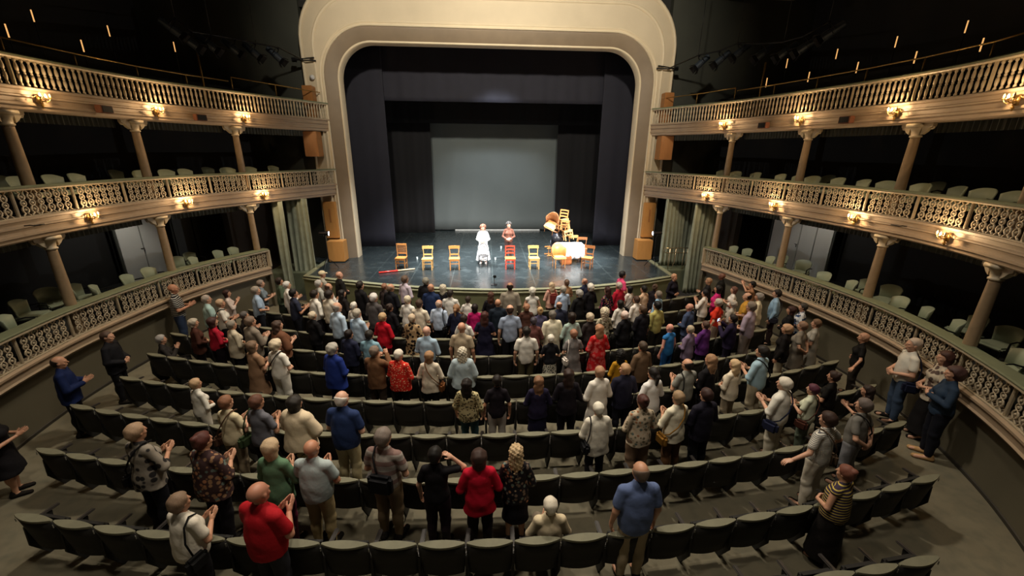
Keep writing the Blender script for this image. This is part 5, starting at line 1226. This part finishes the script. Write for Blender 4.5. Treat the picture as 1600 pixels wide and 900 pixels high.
# ================================================================ THE AUDIENCE
# px,py of the top of the head | sex | hair | hair colour | top | colour[:pattern:colour] | legs | colour | pose | label | options
AUD = '''
268,445|M|bald||tee|1c1c20:stripes:c8c8c0|trousers|2c3850|clap|person with a bald head and dark white-striped tee clapping against the left balustrade wall|free skin=B88468
322,461|M|crop|a89888|polo|a9c4c0|trousers|2a2a30|clap|person in a pale aqua polo beside the blond person with a black strap|
341,468|F|short|c8a070|tee|d8d4c8|trousers|1c1a1a|clap|person with short blond hair, white tee and black strap, left flank of the stalls|bag=cross:111111
353,453|F|bob|3a1812|blouse|c8b8b0|trousers|302a2a|claphi|person with dark auburn hair and pale blouse, hands raised, near the left balustrade|
380,487|F|short|5a5450|jacket|2c2a2a|trousers|1a1a1a|clap|person with greying hair in a charcoal jacket behind the light blue shirt at the left|
398,448|M|short|9a8c78|polo|9fb4cc|trousers|16181f|front|person in light blue polo shirt with sandy grey hair, left end of the stalls|
411,437|F|short|8a7868|tee|75828c|trousers|2a2a2a|clap|person in a blue-grey tee just behind the sandy-haired light blue polo|
430,434|F|full|32221a|blouse|4c5a48|skirt|30382e|front|person with bushy dark hair in a moss green blouse near the left curtain|
447,440|M|short|d8d4cc|shirt|dedad4|trousers|b4aea4|clap|person with white hair and white shirt beside the moss green blouse|
457,452|M|short|1e1a18|polo|2c3042|trousers|15161c|clap|person with black hair in a navy polo at the left, elbow raised|
494,453|M|short|2c2018|shirt|e0dcd4|trousers|2a2830|hip|person in a loose white shirt with dark hair and hand on hip, left front|
509,454|M|short|2a1e18|shirt|cfc6b6|trousers|24242a|front|person in a cream shirt with black hair next to the loose white shirt|
521,442|M|fringe|4a3020|shirt|e2dedb|trousers|2a2a30|clap|person with thinning brown crown and bright white shirt, near the bald person in black|
502,423|M|cap|d6c8a8|tee|a8a498|trousers|38363a|front|person in a cream baseball cap and grey tee below the left stage corner|
504,437|M|short|b4b0a8|polo|a9aaa4|trousers|2a2a2a|front|person with grey hair just behind the cream baseball cap|
529,425|M|bald||jacket|141210|trousers|121214|front|person with a bald pink head and black jacket, left of the stage front|skin=CC9A82
549,441|M|short|241a14|jacket|131216|trousers|121214|clap|person in a black suit with dark hair, right behind the bald person in black|
540,452|F|long|1a1312|jacket|1c1818|trousers|141214|front|person with long black hair and dark clothes, left part of the front rows|
300,497|F|full|b8aa90|cardigan|4a2a20|trousers|1c1618|front|person with thick sandy hair in a maroon brown cardigan, left end of a row|
330,496|F|bob|46221c|shirt|a81c30|trousers|1a1418|front|person in a crimson red blouse with dark auburn bob, left block|
360,501|F|short|948672|cardigan|c8bca4|trousers|17151a|front|person in a cream cardigan with a sweater over the shoulders, left block|
389,495|M|short|7c6048|jacket|857a6c|trousers|24242a|clap|person in a taupe jacket with brown hair beside the cream cardigan|
432,501|F|long|4a3222|shawl|6a4632|trousers|1a1620|clap|person with long brown hair and a brown shawl, arm stretched to the right|
487,487|F|short|d2bc98|jacket|100f12|trousers|101014|front|person with a fair head in a black jacket striped white at the back|
526,473|M|fringe|a89c90|rolled|b4c8dc|trousers|22242c|down|person with thinning grey hair in a long light blue shirt hanging loose|
552,472|F|short|e0d8c8|blouse|d8d2ca|trousers|2c2a2a|front|person with cropped white hair and white blouse in front of a light blue shirt|
556,483|M|short|b4a890|rolled|a8bcd0|trousers|1e2230|clap|person with grey-blond hair in a light blue shirt, second of the pair in light blue|
548,515|M|short|20140e|jacket|20243a|trousers|16161e|front|person with dark brown hair in a navy jacket beside the teal blue shirt|
518,535|G|full|a8a294|cardigan|1c3078|trousers|182450|front|person with thick grey hair in a royal blue cardigan|
392,533|F|bob|7a5a3a|dress|94745a|skirt|30201a|clap|person with wavy light brown hair in a tan dress, hands forward|
429,529|F|full|dcc498|tee|e4dfd4|trousers|d8d4c8|front|person with blond hair, white tee and white trousers, black bag on the back|bag=cross:14100e
255,531|F|short|a09a94|jacket|2a2624|trousers|1a1a1c|claphi|person seated low at the left end of a row, grey hair, hands clapping|seat row=5 x=-8.02
632,431|M|short|6c503c|rolled|c8bccc|trousers|3a3c48|front|person in a pale lavender shirt with brown hair close to the stage edge|
665,434|M|short|8c8878|jacket|141418|trousers|121216|front|person with grey-green hair in black, hidden behind the navy suit near the stage|
692,444|F|curly|d0c4a8|jacket|1e1c22|trousers|16161a|front|person with a cloud of pale blond curls and dark jacket at the stage front|
673,444|M|fringe|a86c48|jacket|1c2c50|trousers|161e38|front|person with a ginger balding head in a blue suit at the stage front|
600,443|F|short|a0643c|jacket|3a3030|trousers|1a1a1a|front|person with ginger hair partly hidden by the black suit, near the stage|
609,444|M|fringe|9c7c60|jacket|14151c|trousers|121318|front|person with a balding sandy head in a black suit, next to the ginger one|
588,458|M|short|dcd6d0|jacket|4c4848|trousers|2c2c30|front|person with white hair in a charcoal grey suit|
575,457|F|long|2a1610|dress|20161a|skirt|181214|front|person with long dark auburn hair in the shade left of the charcoal suit|
640,462|F|short|d6c8a4|blouse|dcdad4|trousers|5a5c60|front|person with blond grey hair and a white blouse beyond the cream polo|
616,474|F|bun|38261c|jacket|121016|trousers|101014|front|person with dark brown pinned hair in black, beside the red blazer|
645,469|M|short|4c3422|polo|d6ccb8|trousers|b8ae98|front|person in a cream polo with brown hair in the middle left of the stalls|
703,453|M|short|2c221c|tee|d4d2cc|trousers|2a2a34|front|person in a plain white tee with dark hair, right of the blue suit|
685,469|M|fringe|c8a894|rolled|b4c4dc|trousers|121318|down|person with a bald pink head, light blue shirt and black shoulder bag|bag=shoulder:0c0c0e:1
707,476|F|pony|9c6a34|jacket|1c2036|trousers|151825|front|person with a ginger blond ponytail and navy jacket|
731,463|F|short|3a2c22|tee|e0dcd6|trousers|343440|front|person in a white tee with brown hair, left of the centre near the stage|
741,475|F|bob|241a1c|blouse|b01860|trousers|1a1418|front|person with a dark bob in a magenta blouse|
728,492|F|short|30221c|tee|dcd8d0|trousers|2a2a2a|front|person in a white top hidden behind the bald person in beige|
721,505|M|bald||tee|a89880|trousers|2a241e|down|person with a bald head in a beige tee, one hand on the seat back|skin=BC8A70
754,487|F|long|4a1e14|dress|14142a|skirt|121226|front|person with long red-brown hair in a midnight blue dress|
767,456|F|long|5a3422|blouse|16141a|trousers|121216|front|person with long chestnut hair and black blouse near the stage centre|
778,468|M|bald||jacket|16202c|trousers|141820|front|person with a bald head in a dark blue jacket, behind the grey suit|
797,442|M|fringe|24140e|jacket|8c8476|trousers|7c7468|down|person in a light grey suit with a dark-ringed bald crown, stage centre|skin=A87A60
797,477|M|fringe|3c2418|tee|93a0b8|trousers|16161c|down|person in a blue-grey tee with a brown balding crown, middle of the stalls|
597,489|F|short|c49a5c|jacket|b00f22|trousers|3a1016|front|person in a bright red blazer with short golden hair|
666,511|M|bald||rolled|9cb4c8|trousers|22242a|front|person with a bald pink head in a powder blue shirt, beside the patterned shawl|skin=CFA28E
643,491|F|short|ccb088|coat|a88c68:blotch:1c1612|trousers|1e1a16|front|person with sandy hair in a tan and black patterned wrap|
572,517|M|short|2a221a|polo|7fa4b4|trousers|1a1e28|clap|person in a teal blue polo with dark hair|
587,541|M|short|7c6654|jacket|6c4c34|trousers|3a2e26|phone|person in a tobacco brown jacket holding a small phone|
619,547|G|short|dccfba|blouse|c42a20:dots:e8c8a0|trousers|141214|front|person in a scarlet blouse with pale dots and white hair|
670,549|F|bob|a87438|cardigan|d4c8b4|trousers|141214|front|person with a copper bob and cream jacket, tan strap across the back|bag=cross:6a4020:-1
722,543|F|longcurly|c8bca0|shawl|a8b8c0|trousers|30343a|front|person with long silver blond hair and an ice blue shawl|
823,511|M|short|221a16|polo|dcd8cf|trousers|4c4632|down|person in a white shirt and khaki trousers with black hair, middle of the stalls|
832,448|F|full|d8d4c4|sleeveless|dcdad4|trousers|3a3a44|front|person with fluffy white hair and white vest near the stage|
828,474|F|full|a86a3c|jacket|4c3028|trousers|201a1a|front|person with bushy ginger hair, brown jacket, right of the centre|
839,480|F|bun|c89a50|blouse|4a4660|trousers|20202c|front|person with golden pinned hair and a grey violet blouse|
835,496|F|short|3c3440|blouse|6c4440|trousers|24181a|front|person with dark violet-tinged hair and a brown rose blouse|
863,441|F|long|d0b080|blouse|c89c8c|trousers|4a3434|front|person with long blond hair, blush blouse and a red leather backpack|bag=backpack:7a3430
885,437|F|short|6c4a30|tee|a8805e|trousers|3a3028|front|person with brown hair in tan at the stage edge right of the blond one|
884,447|M|short|a8a090|shirt|aabdd8|trousers|2c3a64|front|person with grey hair, light blue shirt and blue jeans near the stage|
874,472|M|fringe|5c3a2a|jacket|24283a|trousers|16161e|front|person with a balding brown head in a dark navy jacket, behind the cream coat|
864,486|M|short|6c6458|coat|d8d0b8|trousers|3a3a3a|down|person in a long square cream coat with grey hair|
861,523|F|short|e4d8c4|tee|15151a|longskirt|c8c4b4:leopard:1a1a1e|front|person with white hair, black top and a black and cream patterned skirt|
907,452|F|full|9c9890|cardigan|0f0f12|trousers|101014|front|person with a grey bob all in black near the stage, right of the centre|
914,435|M|fringe|b06c50|jacket|20263c|trousers|181c2a|front|person with a reddish balding head in a navy jacket at the stage edge|
935,443|F|full|dcd4c4|blouse|121116|trousers|101012|front|person with fluffy ivory hair and a black blouse at the stage edge|
949,448|F|long|3a1410|blouse|1c1424:floral:a04060|trousers|141218|front|person with dark red long hair and a dark printed blouse|
966,441|F|short|b8a898|blouse|a81a30|trousers|2a1418|front|person with ash blond hair and a raspberry red blouse near the stage|
973,424|M|short|1a1618|polo|d84c78|trousers|2a2a34|front|person in a hot pink polo and dark cap of hair, walking along the stage front|face=-1.4
978,446|F|bob|121014|tee|e0d8d0|trousers|2a2a30|front|person with a jet black bob and white tee, thin black strap|bag=cross:161214
970,469|F|bob|1e1814|blouse|d8d2ca|trousers|2a2624|front|person with a black bob and off-white blouse, directly behind the thin black strap|
995,463|M|short|4c3020|shirt|e0d8d0|trousers|3a3834|front|person with reddish brown hair in a white shirt, right centre|
1002,446|M|short|14120f|tee|c4a68c|trousers|3a342e|front|person with short black hair in a peach tan tee at the stage edge|
1021,444|F|bun|5a4230|jacket|18141a|trousers|121014|front|person with swept brown hair and dark jacket beside the peach tan tee|face=-.7
1030,455|M|short|7c6c5c|rolled|8fb4d0|trousers|2a2e3a|front|person with grey-brown hair in a sky blue shirt, behind the olive shirt|
1054,428|F|short|c88c58|longdress|14101c|||front|person with strawberry blond hair in a long black dress, alone beside the stage corner|free face=3.6 eyes
1027,471|M|short|0e0d0e|rolled|a8a060|trousers|282620|down|person with black hair in an olive yellow shirt|
1001,477|M|short|5a4028|jacket|131118|trousers|15151c|front|person with light brown hair in a black jacket, beside the olive shirt|
964,485|F|short|e0c0b0|jacket|101014|trousers|101014|front|person with pinkish white hair in a black jacket|
945,480|F|curly|d4c4a0|blouse|b8b098:blotch:5c5440|trousers|26241e|front|person with cream curls and a beige patterned blouse|
932,489|F|full|c0ac88|cardigan|2c2626|trousers|1a1818|front|person with thick dark blond hair, just behind the cream curls|
903,489|F|bob|2a1c14|blouse|9cb0a8|trousers|5a564c|front|person with a dark brown bob and pale jade blouse|
897,515|F|short|a4663c|dress|767170|skirt|5c5856|front|person with short copper hair in a plain grey dress, white strap|bag=shoulder:c8c0b8:-1
937,507|F|long|b4743c|coat|b81c20:blotch:c85a58|longskirt|6c1c2c|front|person with long orange hair wrapped in a flowing red shawl|
972,546|F|curly|120e0c|cardigan|a87a18|trousers|2a241a|front|person with a mass of black hair and a mustard cardigan|
1004,534|M|short|4c3a28|jacket|6a5440|trousers|3a3028|front|person with short brown hair in a brown tweed jacket|
1048,507|M|bald||sleeveless|2c6ca8|trousers|1c4c84|down|person with a bald pink head, bright blue vest and blue jeans|skin=CC9080
1079,475|M|bald||jacket|3c4864|trousers|2a3044|front|person with a bald head in a slate blue suit|skin=C48E78
1080,509|F|short|b4a07c|cardigan|7c6c84|trousers|4a4450|front|person with ash blond hair in a mauve cardigan|
1104,502|F|short|5a3c2c|cardigan|58286c|trousers|241830|clap|person with brown hair in a deep purple cardigan|
1126,427|M|bald||jacket|12110f|trousers|141416|front|person with dark skin and a shaved head in a black jacket near the right curtain|skin=6A4030
1112,435|F|bob|a87848|jacket|1e1c1e|trousers|1a1a1c|clap|person with caramel hair, black jacket and white scarf, next to the shaved head|
1123,446|F|bob|14100f|blouse|c82c74|trousers|201820|front|person with black hair in a fuchsia blouse|
1103,453|F|short|18141a|blouse|dcd4cc|trousers|8a7c6c|claphi|person with black hair in a white blouse clapping high, at the right side|
1148,448|F|bob|6c3e2c|blouse|e0dad0|trousers|a09484|clap|person with chestnut hair and ivory blouse, right side by the balustrade|
1177,440|M|short|100d0d|tee|9c7458|trousers|3a342e|raise|person with black hair and both arms raised near the right balustrade|
1170,458|M|fringe|2a1a16|tee|c09038|trousers|3c3428|front|person with a ringed bald crown in a golden yellow tee|
1187,457|F|full|8c847c|cardigan|d8ccb0|trousers|b8ac90|front|person with smoky grey hair in a long cream cardigan|
1216,453|M|short|241c18|shirt|8cacc8|trousers|2c1e1e|hip|person in a light blue shirt standing alone by the right balustrade, dark trousers|free bag=cross:20202a
1124,467|F|short|b8ac98|tee|cc3420|trousers|a08c7c|hip|person with grey hair in an orange-red tee|
1147,469|F|full|a89c8c|blouse|aca69c|trousers|6c6660|front|person with a thick grey bob in a silver grey blouse|
1176,472|M|short|7c6a58|rolled|a898a8|trousers|8c8078|front|person with grey-brown hair in a dusty lilac shirt|
1147,492|M|short|241a16|jacket|221a34|trousers|1c1828|phone|person in a dark plum suit photographing with a raised phone|phone
1239,479|F|bob|3a1a16|jacket|101012|trousers|121214|front|person with a dark wine-red bob in black, right end of a row|
1256,474|F|short|3a3630|blouse|c8ccd0:blotch:1c3a68|trousers|20222c|front|person in a white blouse with navy flowers, right end|
1232,506|F|full|c08c58|jacket|14100f|trousers|a89c84|hip|person with full ginger blond hair in a black blouse and pale trousers|
1257,503|F|short|8c6444|dress|7c7468|skirt|6a6258|back|person with light brown hair in a grey dress, arms folded behind|
1277,499|F|short|74502f|dress|98948a|skirt|8c887e|front|person with brown hair in a pale grey dress at the aisle end|
1194,541|M|short|241c18|rolled|9fbccb|trousers|a89c84|clap|person in a powder blue shirt with a black strap, clapping, right block|bag=cross:121216:-1
1077,562|M|fringe|241a16|tee|8c8c84|trousers|2a2a2e|clap|person with a bald spot, grey tee and black strap over the shoulder|bag=shoulder:0e0e10:-1
1112,554|F|long|a0703c|jacket|121014|trousers|121014|front|person with shoulder-length copper blond hair in black|
1150,562|F|long|d0a868|blouse|dccfb8|trousers|a89880|front|person with yellow blond hair and cream blouse, right block|
1352,521|F|short|c0845c|tee|12100f|trousers|2a241e|hiprail|person with reddish blond hair and black tee standing in the right aisle|free rz=.9 row=5 x=8.75
1437,516|M|crop|c0a890|tee|d8d4c8|trousers|3c4c64|front|person in white tee, jeans and navy waist bag at the right balustrade|free rz=1.1 bag=cross:1c2038
1487,537|F|bob|4a2418|blouse|c4b8a4:blotch:5a4a44|longskirt|141214|front|person in a printed cream blouse and long black skirt at the right balustrade|free rz=1.0
1501,562|F|full|50302c|shirt|28384c|trousers|141620|cross|person in a denim blue shirt with folded arms in the right aisle|free rz=1.0 shoe=b08c60
1229,591|M|short|dcd0b8|rolled|e0dcd0|trousers|c8c0ac|clap|person with white hair, white shirt, cream trousers and a navy bag|bag=cross:1c2038:1 width=1.08
1273,601|F|short|5c1c38|tee|c8ccb4|trousers|6c7868|clap|person with burgundy hair in a white and green tee|bag=cross:4a2a20
1321,585|F|bun|3a241a|tee|14120f|trousers|1a1816|clap|person with pinned dark brown hair in a black tee, hands raised at the right aisle|
1343,598|F|long|2c1a14|tee|241a18|trousers|1a1614|clap|person with long dark hair in brown, half hidden at the end of the right block|
1298,645|M|short|3a2218|tee|d4d0c4:finestripes:55555a|trousers|c8c0b0|hiprail|person in a cream striped tee and cream trousers, one hand on the seat back|bag=cross:5a4a3a:-1
1354,624|M|short|6c5c54|tee|6f6c66|trousers|7c7c80|back|person in a grey tee with clasped hands behind the back at the right end|bag=cross:1e1c1c:-1 free
1326,729|G|bun|7c3c20|sleeveless|3a3040:stripes:c8b058|longskirt|14100f|front|person with tousled auburn hair, striped top and long black skirt at the bottom right|free z
1640,625|M|short|4a3020|shirt|b8b0a0|trousers|8c7c60|front|person cut by the right frame edge holding a sheet of white paper|free rz=1.2 paper
88,558|M|fringe|241a14|jacket|101f48|trousers|0f0f14|clap|person in a blue and black jacket clapping in the left aisle|free rz=-1.0
164,518|M|crop|5a4030|jacket|15151a|trousers|101014|front|person in a black jacket over a sky blue shirt in the left aisle|free rz=-1.3
-28,640|F|bob|2a1c16|dress|121014|skirt|141214|clap|person in a black dress cut by the left frame edge|free rz=-.9
207,663|F|short|b0885c|blouse|8c8478:blotch:2c2a2a|trousers|14141a|clap|person with short dark blond hair in a grey zigzag print blouse, black strap|bag=cross:101012
312,677|G|bun|5c2418|blouse|3a2828:floral:8c6c50|trousers|151318|clap|person with pinned auburn hair in a dark floral tunic|
303,592|F|short|c49860|shirt|d8d4c8|trousers|c8c2b4|front|person with short golden hair in a long white shirt, left block|
350,619|F|short|94592c|tee|d4c6a4|trousers|8c7c64|clap|person with short copper hair in a cream tee with a thin brown strap|bag=cross:5a4030
398,618|F|short|6c3c22|tee|64646c|trousers|1e1e26|clap|person with auburn brown hair in a slate grey tee, left block|bag=shoulder:3a4a30:-1
458,619|F|bob|2c2620|shawl|d8c6a8|longskirt|17131a:blotch:a89468|cross|person with a dark bob, cream shawl and black gold-flowered skirt|
532,613|B|fringe|dcd4c8|polo|24345c|trousers|b0a480|front|person with white hair round a bald crown, navy polo and khaki trousers|skin=CCA088
597,671|M|short|7c6c60|tee|9c948c:bands:7a625c|trousers|6a5a44|front|person in a banded grey and mauve tee with a black sling bag|bag=sling:0e0e12:1
420,687|F|bob|cca874|blouse|5c7c60|trousers|5c1c34|clap|person with a blond bob, moss green top and burgundy trousers|
484,691|B|bald||tee|a8b4b4|trousers|9c8a64|clap|person with a bald head, pale aqua tee and khaki trousers|skin=BA8468
399,759|B|bald||polo|a81620|trousers|2a2a30|clap|person with a bald head and bright red polo at the bottom left|skin=B88068 width=1.08
275,773|G|short|8c6c4c|tee|d8d0c0|trousers|141214|clap|person with short brown hair and white tee, thin black strap, bottom left|bag=shoulder:101010:1
679,700|F|short|14100e|tee|121014|trousers|241820|headhand|person with short black hair in black with a white collar, one hand at the head|
757,703|F|bob|3c241c|cardigan|b8102c|trousers|1e1416|front|person in a cherry red cardigan with a brown bob|
798,696|F|longcurly|c8a468|blouse|15131a:floral:6c5c50|skirt|131218|front|person with very long golden curls and a black floral dress|
858,764|F|short|dccfb4|cardigan|d4c4a4|trousers|7c7060|clap|person seated in the last full row, white hair and cream cardigan|seat row=1
1003,725|B|fringe|6c5644|polo|5c6c94|trousers|a4957a|rail|person with a balding crown in a faded blue polo and khaki trousers, bottom centre|row=1 back
742,581|F|long|1e1512|blouse|c0b488:leopard:4c4430|trousers|34545c|down|person with long black hair, leopard-flecked cream blouse and teal trousers|lean=8
768,587|F|short|1e1612|tee|1a151c|trousers|b8b0a8|down|person with short dark hair, black tee and light grey trousers|
842,588|F|long|8c5c30|blouse|201c34|skirt|1a1830|front|person with straight light brown hair and a navy blouse|
889,577|F|long|321c14|blouse|16121a|trousers|131018|front|person with very dark long chestnut hair all in black, right of the straight-haired one|
936,630|G|short|e4d8c0|cardigan|dad4c4|trousers|16141c|front|person with white hair and white cardigan, black strap, centre right|bag=shoulder:101014:-1
938,573|F|short|b47c4c|coat|dcd6cc|longskirt|d0c8bc|front|person with ginger blond hair in a white coat and long white skirt|
982,570|M|short|b88850|jacket|1a1a2c|trousers|14141e|front|person with sandy blond hair in a navy sweater, face turned to the left|turn=1 eyes0
1006,618|F|bun|4a1c10|blouse|c0b098:floral:6c6450|wide|7c6450|front|person with a dark red bun, floral blouse and brown wide trousers|
1062,612|F|short|a07c4c|blouse|e0d8c0|trousers|5c4028|clap|person with dark blond hair in a flared ivory tunic, tan bag|bag=cross:8c6428:1
1106,608|M|short|3c201a|jacket|191724|trousers|121218|front|person with dark brown hair in a midnight sweater over a light blue collar|
1018,574|F|pony|1a1210|blouse|dcdad8|trousers|b0aca4|front|person with a black ponytail and white blouse, centre right|
'''
HF = {'M': 1.73, 'B': 1.73, 'F': 1.62, 'G': 1.62}
def face_stage(x, y): return math.atan2(-(0.2-x), 17.0-y)
rnd = random.Random(3)
PLACED = []
for line in AUD.strip().split('\n'):
    a = line.split('|'); px, py = map(float, a[0].split(',')); sex, hair, hc, top, tc, bot, bc_, pose, label, opt = a[1:11]
    O = {}
    for t in opt.split():
        k, _, v = t.partition('='); O[k] = v or True
    pref = HF[sex]; seated = 'seat' in O
    if 'free' in O: p = atz(px, py, pref); hh = pref
    elif seated:
        hh = 1.27; p = atz(px, py, 1.27); k = int(O['row']); x = float(O.get('x', p.x)); p = Vector((x, row_y(k, x)+.20, 0))
    else:
        best = None
        for k in range(NR+1):
            if 'row' in O and k != int(O['row']): continue
            p = atz(px, py, pref)
            for _ in range(6): p = aty(px, py, (row_y(k, p.x)+.66 if k < NR else 12.70)-(1.08 if 'back' in O else 0))
            e_ = abs(p.z-pref)
            if best is None or e_ < best[0]: best = (e_, p.copy())
        p = best[1]; hh = min(1.90, max(1.50, p.z))
        if abs(hh-p.z) > .005: p = atz(px, py, hh)
    PLACED.append([p.x, p.y, hh, 'free' in O or 'row' in O or seated, px, py, a, O, seated])
def inside(q, gap=.42):      # keep clear of the walls under the boxes
    s_ = 1 if q[0] > 0 else -1; P = FINE[s_]
    i = min(range(len(P)), key=lambda j: (P[j].x-q[0])**2+(P[j].y-q[1])**2); o = outward(P, i, s_); d = (q[0]-P[i].x)*o.x+(q[1]-P[i].y)*o.y
    return d+gap-.14
for it in range(60):
    for i in range(len(PLACED)):
        for j in range(i+1, len(PLACED)):
            A_, B_ = PLACED[i], PLACED[j]; dx, dy = B_[0]-A_[0], B_[1]-A_[1]; d = math.hypot(dx, dy)
            if d >= .52: continue
            d = max(d, 1e-3)
            for q, sg in ((A_, -1), (B_, 1)):
                if q[8]: continue
                m = (.52-d)*.4; vx, vy = sg*dx/d*m, sg*dy/d*m
                D = math.hypot(q[0]-CX, q[1]); ux, uy = (q[0]-CX)/D, q[1]/D
                rad = vx*ux+vy*uy; lat = vx*uy-vy*ux
                if abs(rad) < .01: rad = .01*sg*(1 if B_[5] < A_[5] else -1)
                h2 = q[2]-rad*(EYE-q[2])/D
                if 1.48 < h2 < 1.92: q[0] += ux*rad; q[1] += uy*rad; q[2] = h2
                q.append(0) if len(q) < 10 else None
                l2 = max(-.22, min(.22, q[9]+lat*.5)); q[0] += uy*(l2-q[9]); q[1] -= ux*(l2-q[9]); q[9] = l2
for q in PLACED:
    for _ in range(40):
        e_ = inside(q)
        if e_ <= 0 or q[4] > 1600 or q[4] < 0: break
        D = math.hypot(q[0]-CX, q[1]); q[0] -= (q[0]-CX)/D*.04; q[1] -= q[1]/D*.04
        q[2] = min(1.95, q[2]+.04*(EYE-q[2])/D)
for q in PLACED:
    p = Vector((q[0], q[1], 0)); hh = q[2]; px, py = q[4:6]; O = q[7]; seated = q[8]
    sex, hair, hc, top, tc, bot, bc_, pose, label, opt = q[6][1:11]
    x, y = p.x, p.y
    rz = face_stage(x, y) + rnd.uniform(-.12, .12)
    if 'rz' in O: rz = float(O['rz'])
    if 'face' in O: rz = float(O['face'])
    if pose == 'rail': pose = 'down'
    tcs = tc.split(':'); tm = fabric(tcs[0], *(tcs[1:] or []))
    bm_ = None
    if bot: b_ = bc_.split(':'); bm_ = fabric(b_[0], *(b_[1:] or []))
    wd = float(O.get('width', 1.0))*rnd.uniform(.97, 1.05)
    e = person((x, y, 0), rz, hh, sex, hair, hc or '000000', top, tm, bot or None, bm_, pose, label, shoecol=O.get('shoe', '17130f'), skin=O.get('skin', rnd.choice(['C49478', 'BC8C70', 'C89A80'])),
               turn=.9 if 'turn' in O else 0, seated=seated, lean=float(O.get('lean', 0)), width=wd, eyes='eyes' in O)
    if seated: e.location.z = 0.0
    if 'bag' in O:
        q = O['bag'].split(':'); who = label.split(' with ')[-1].split(' in ')[-1]
        bl = {'cross': 'bag on a strap worn across the back by the ', 'shoulder': 'bag hanging from the shoulder of the ', 'sling': 'black sling bag on the back of the ', 'backpack': 'red leather backpack worn by the '}[q[0]]
        bag(e, q[0], q[1], int(q[2]) if len(q) > 2 else 1, (bl+label)[:1000])
    M4 = e.matrix_basis
    if pose == 'phone':
        ph = empty('phone', M4 @ Vector((.0, .37, 1.46)), rz, label=('phone with a lit blue screen raised by the ' if 'phone' in O else 'small phone held by the ')+label, cat='phone')
        link('case', MB().bbox((0, 0, 0), (.15 if 'phone' in O else .075, .012, .075 if 'phone' in O else .15), .004).mesh('case', DARKMETAL), ph)
        ('phone' in O) and link('screen', MB().bbox((0, -.008, 0), (.14 if 'phone' in O else .065, .003, .065 if 'phone' in O else .135), .001).mesh('screen', mat('lit phone screen', (.2, .3, .5), .3, emit=(.35, .6, 1), es=2.5, bmp=0)), ph)
    if 'paper' in O:
        mb = MB().box((0, 0, 0), (.21, .003, .30)); o = link('paper_sheet', mb.mesh('paper_sheet', mat('white paper', (.7, .75, .75), .7)), loc=M4 @ Vector((0, .30, 1.06))); o.rotation_euler = (-.9, 0, rz); tag(o, 'white paper sheet held at the right frame edge', 'paper')
# labels of bags and phones follow their bearer; keep them short
for o in sc.objects:
    if o.get('category') in ('bag', 'phone'):
        o['label'] = ' '.join(o['label'].replace('the person', 'person').split()[:16])

# performers
person((-.36, 16.78, ZS), PI, 1.66, 'F', 'curly', '8a4a28', 'longdress', fabric('eeeeee'), None, None, 'front', 'person in a long white robe with auburn curls, hands clasped, on the stage', shoecol='e8e8e8', skin='E0A890', eyes=True)
person((.72, 17.2, ZS), PI, 1.70, 'F', 'curly', '3a3634', 'shirt', fabric('6a4438'), 'trousers', fabric('3a2a28'), 'front', 'person in a brown shirt with grey curls, hands clasped, standing on the stage', shoecol='d0c8c0', skin='E0A890', eyes=True)
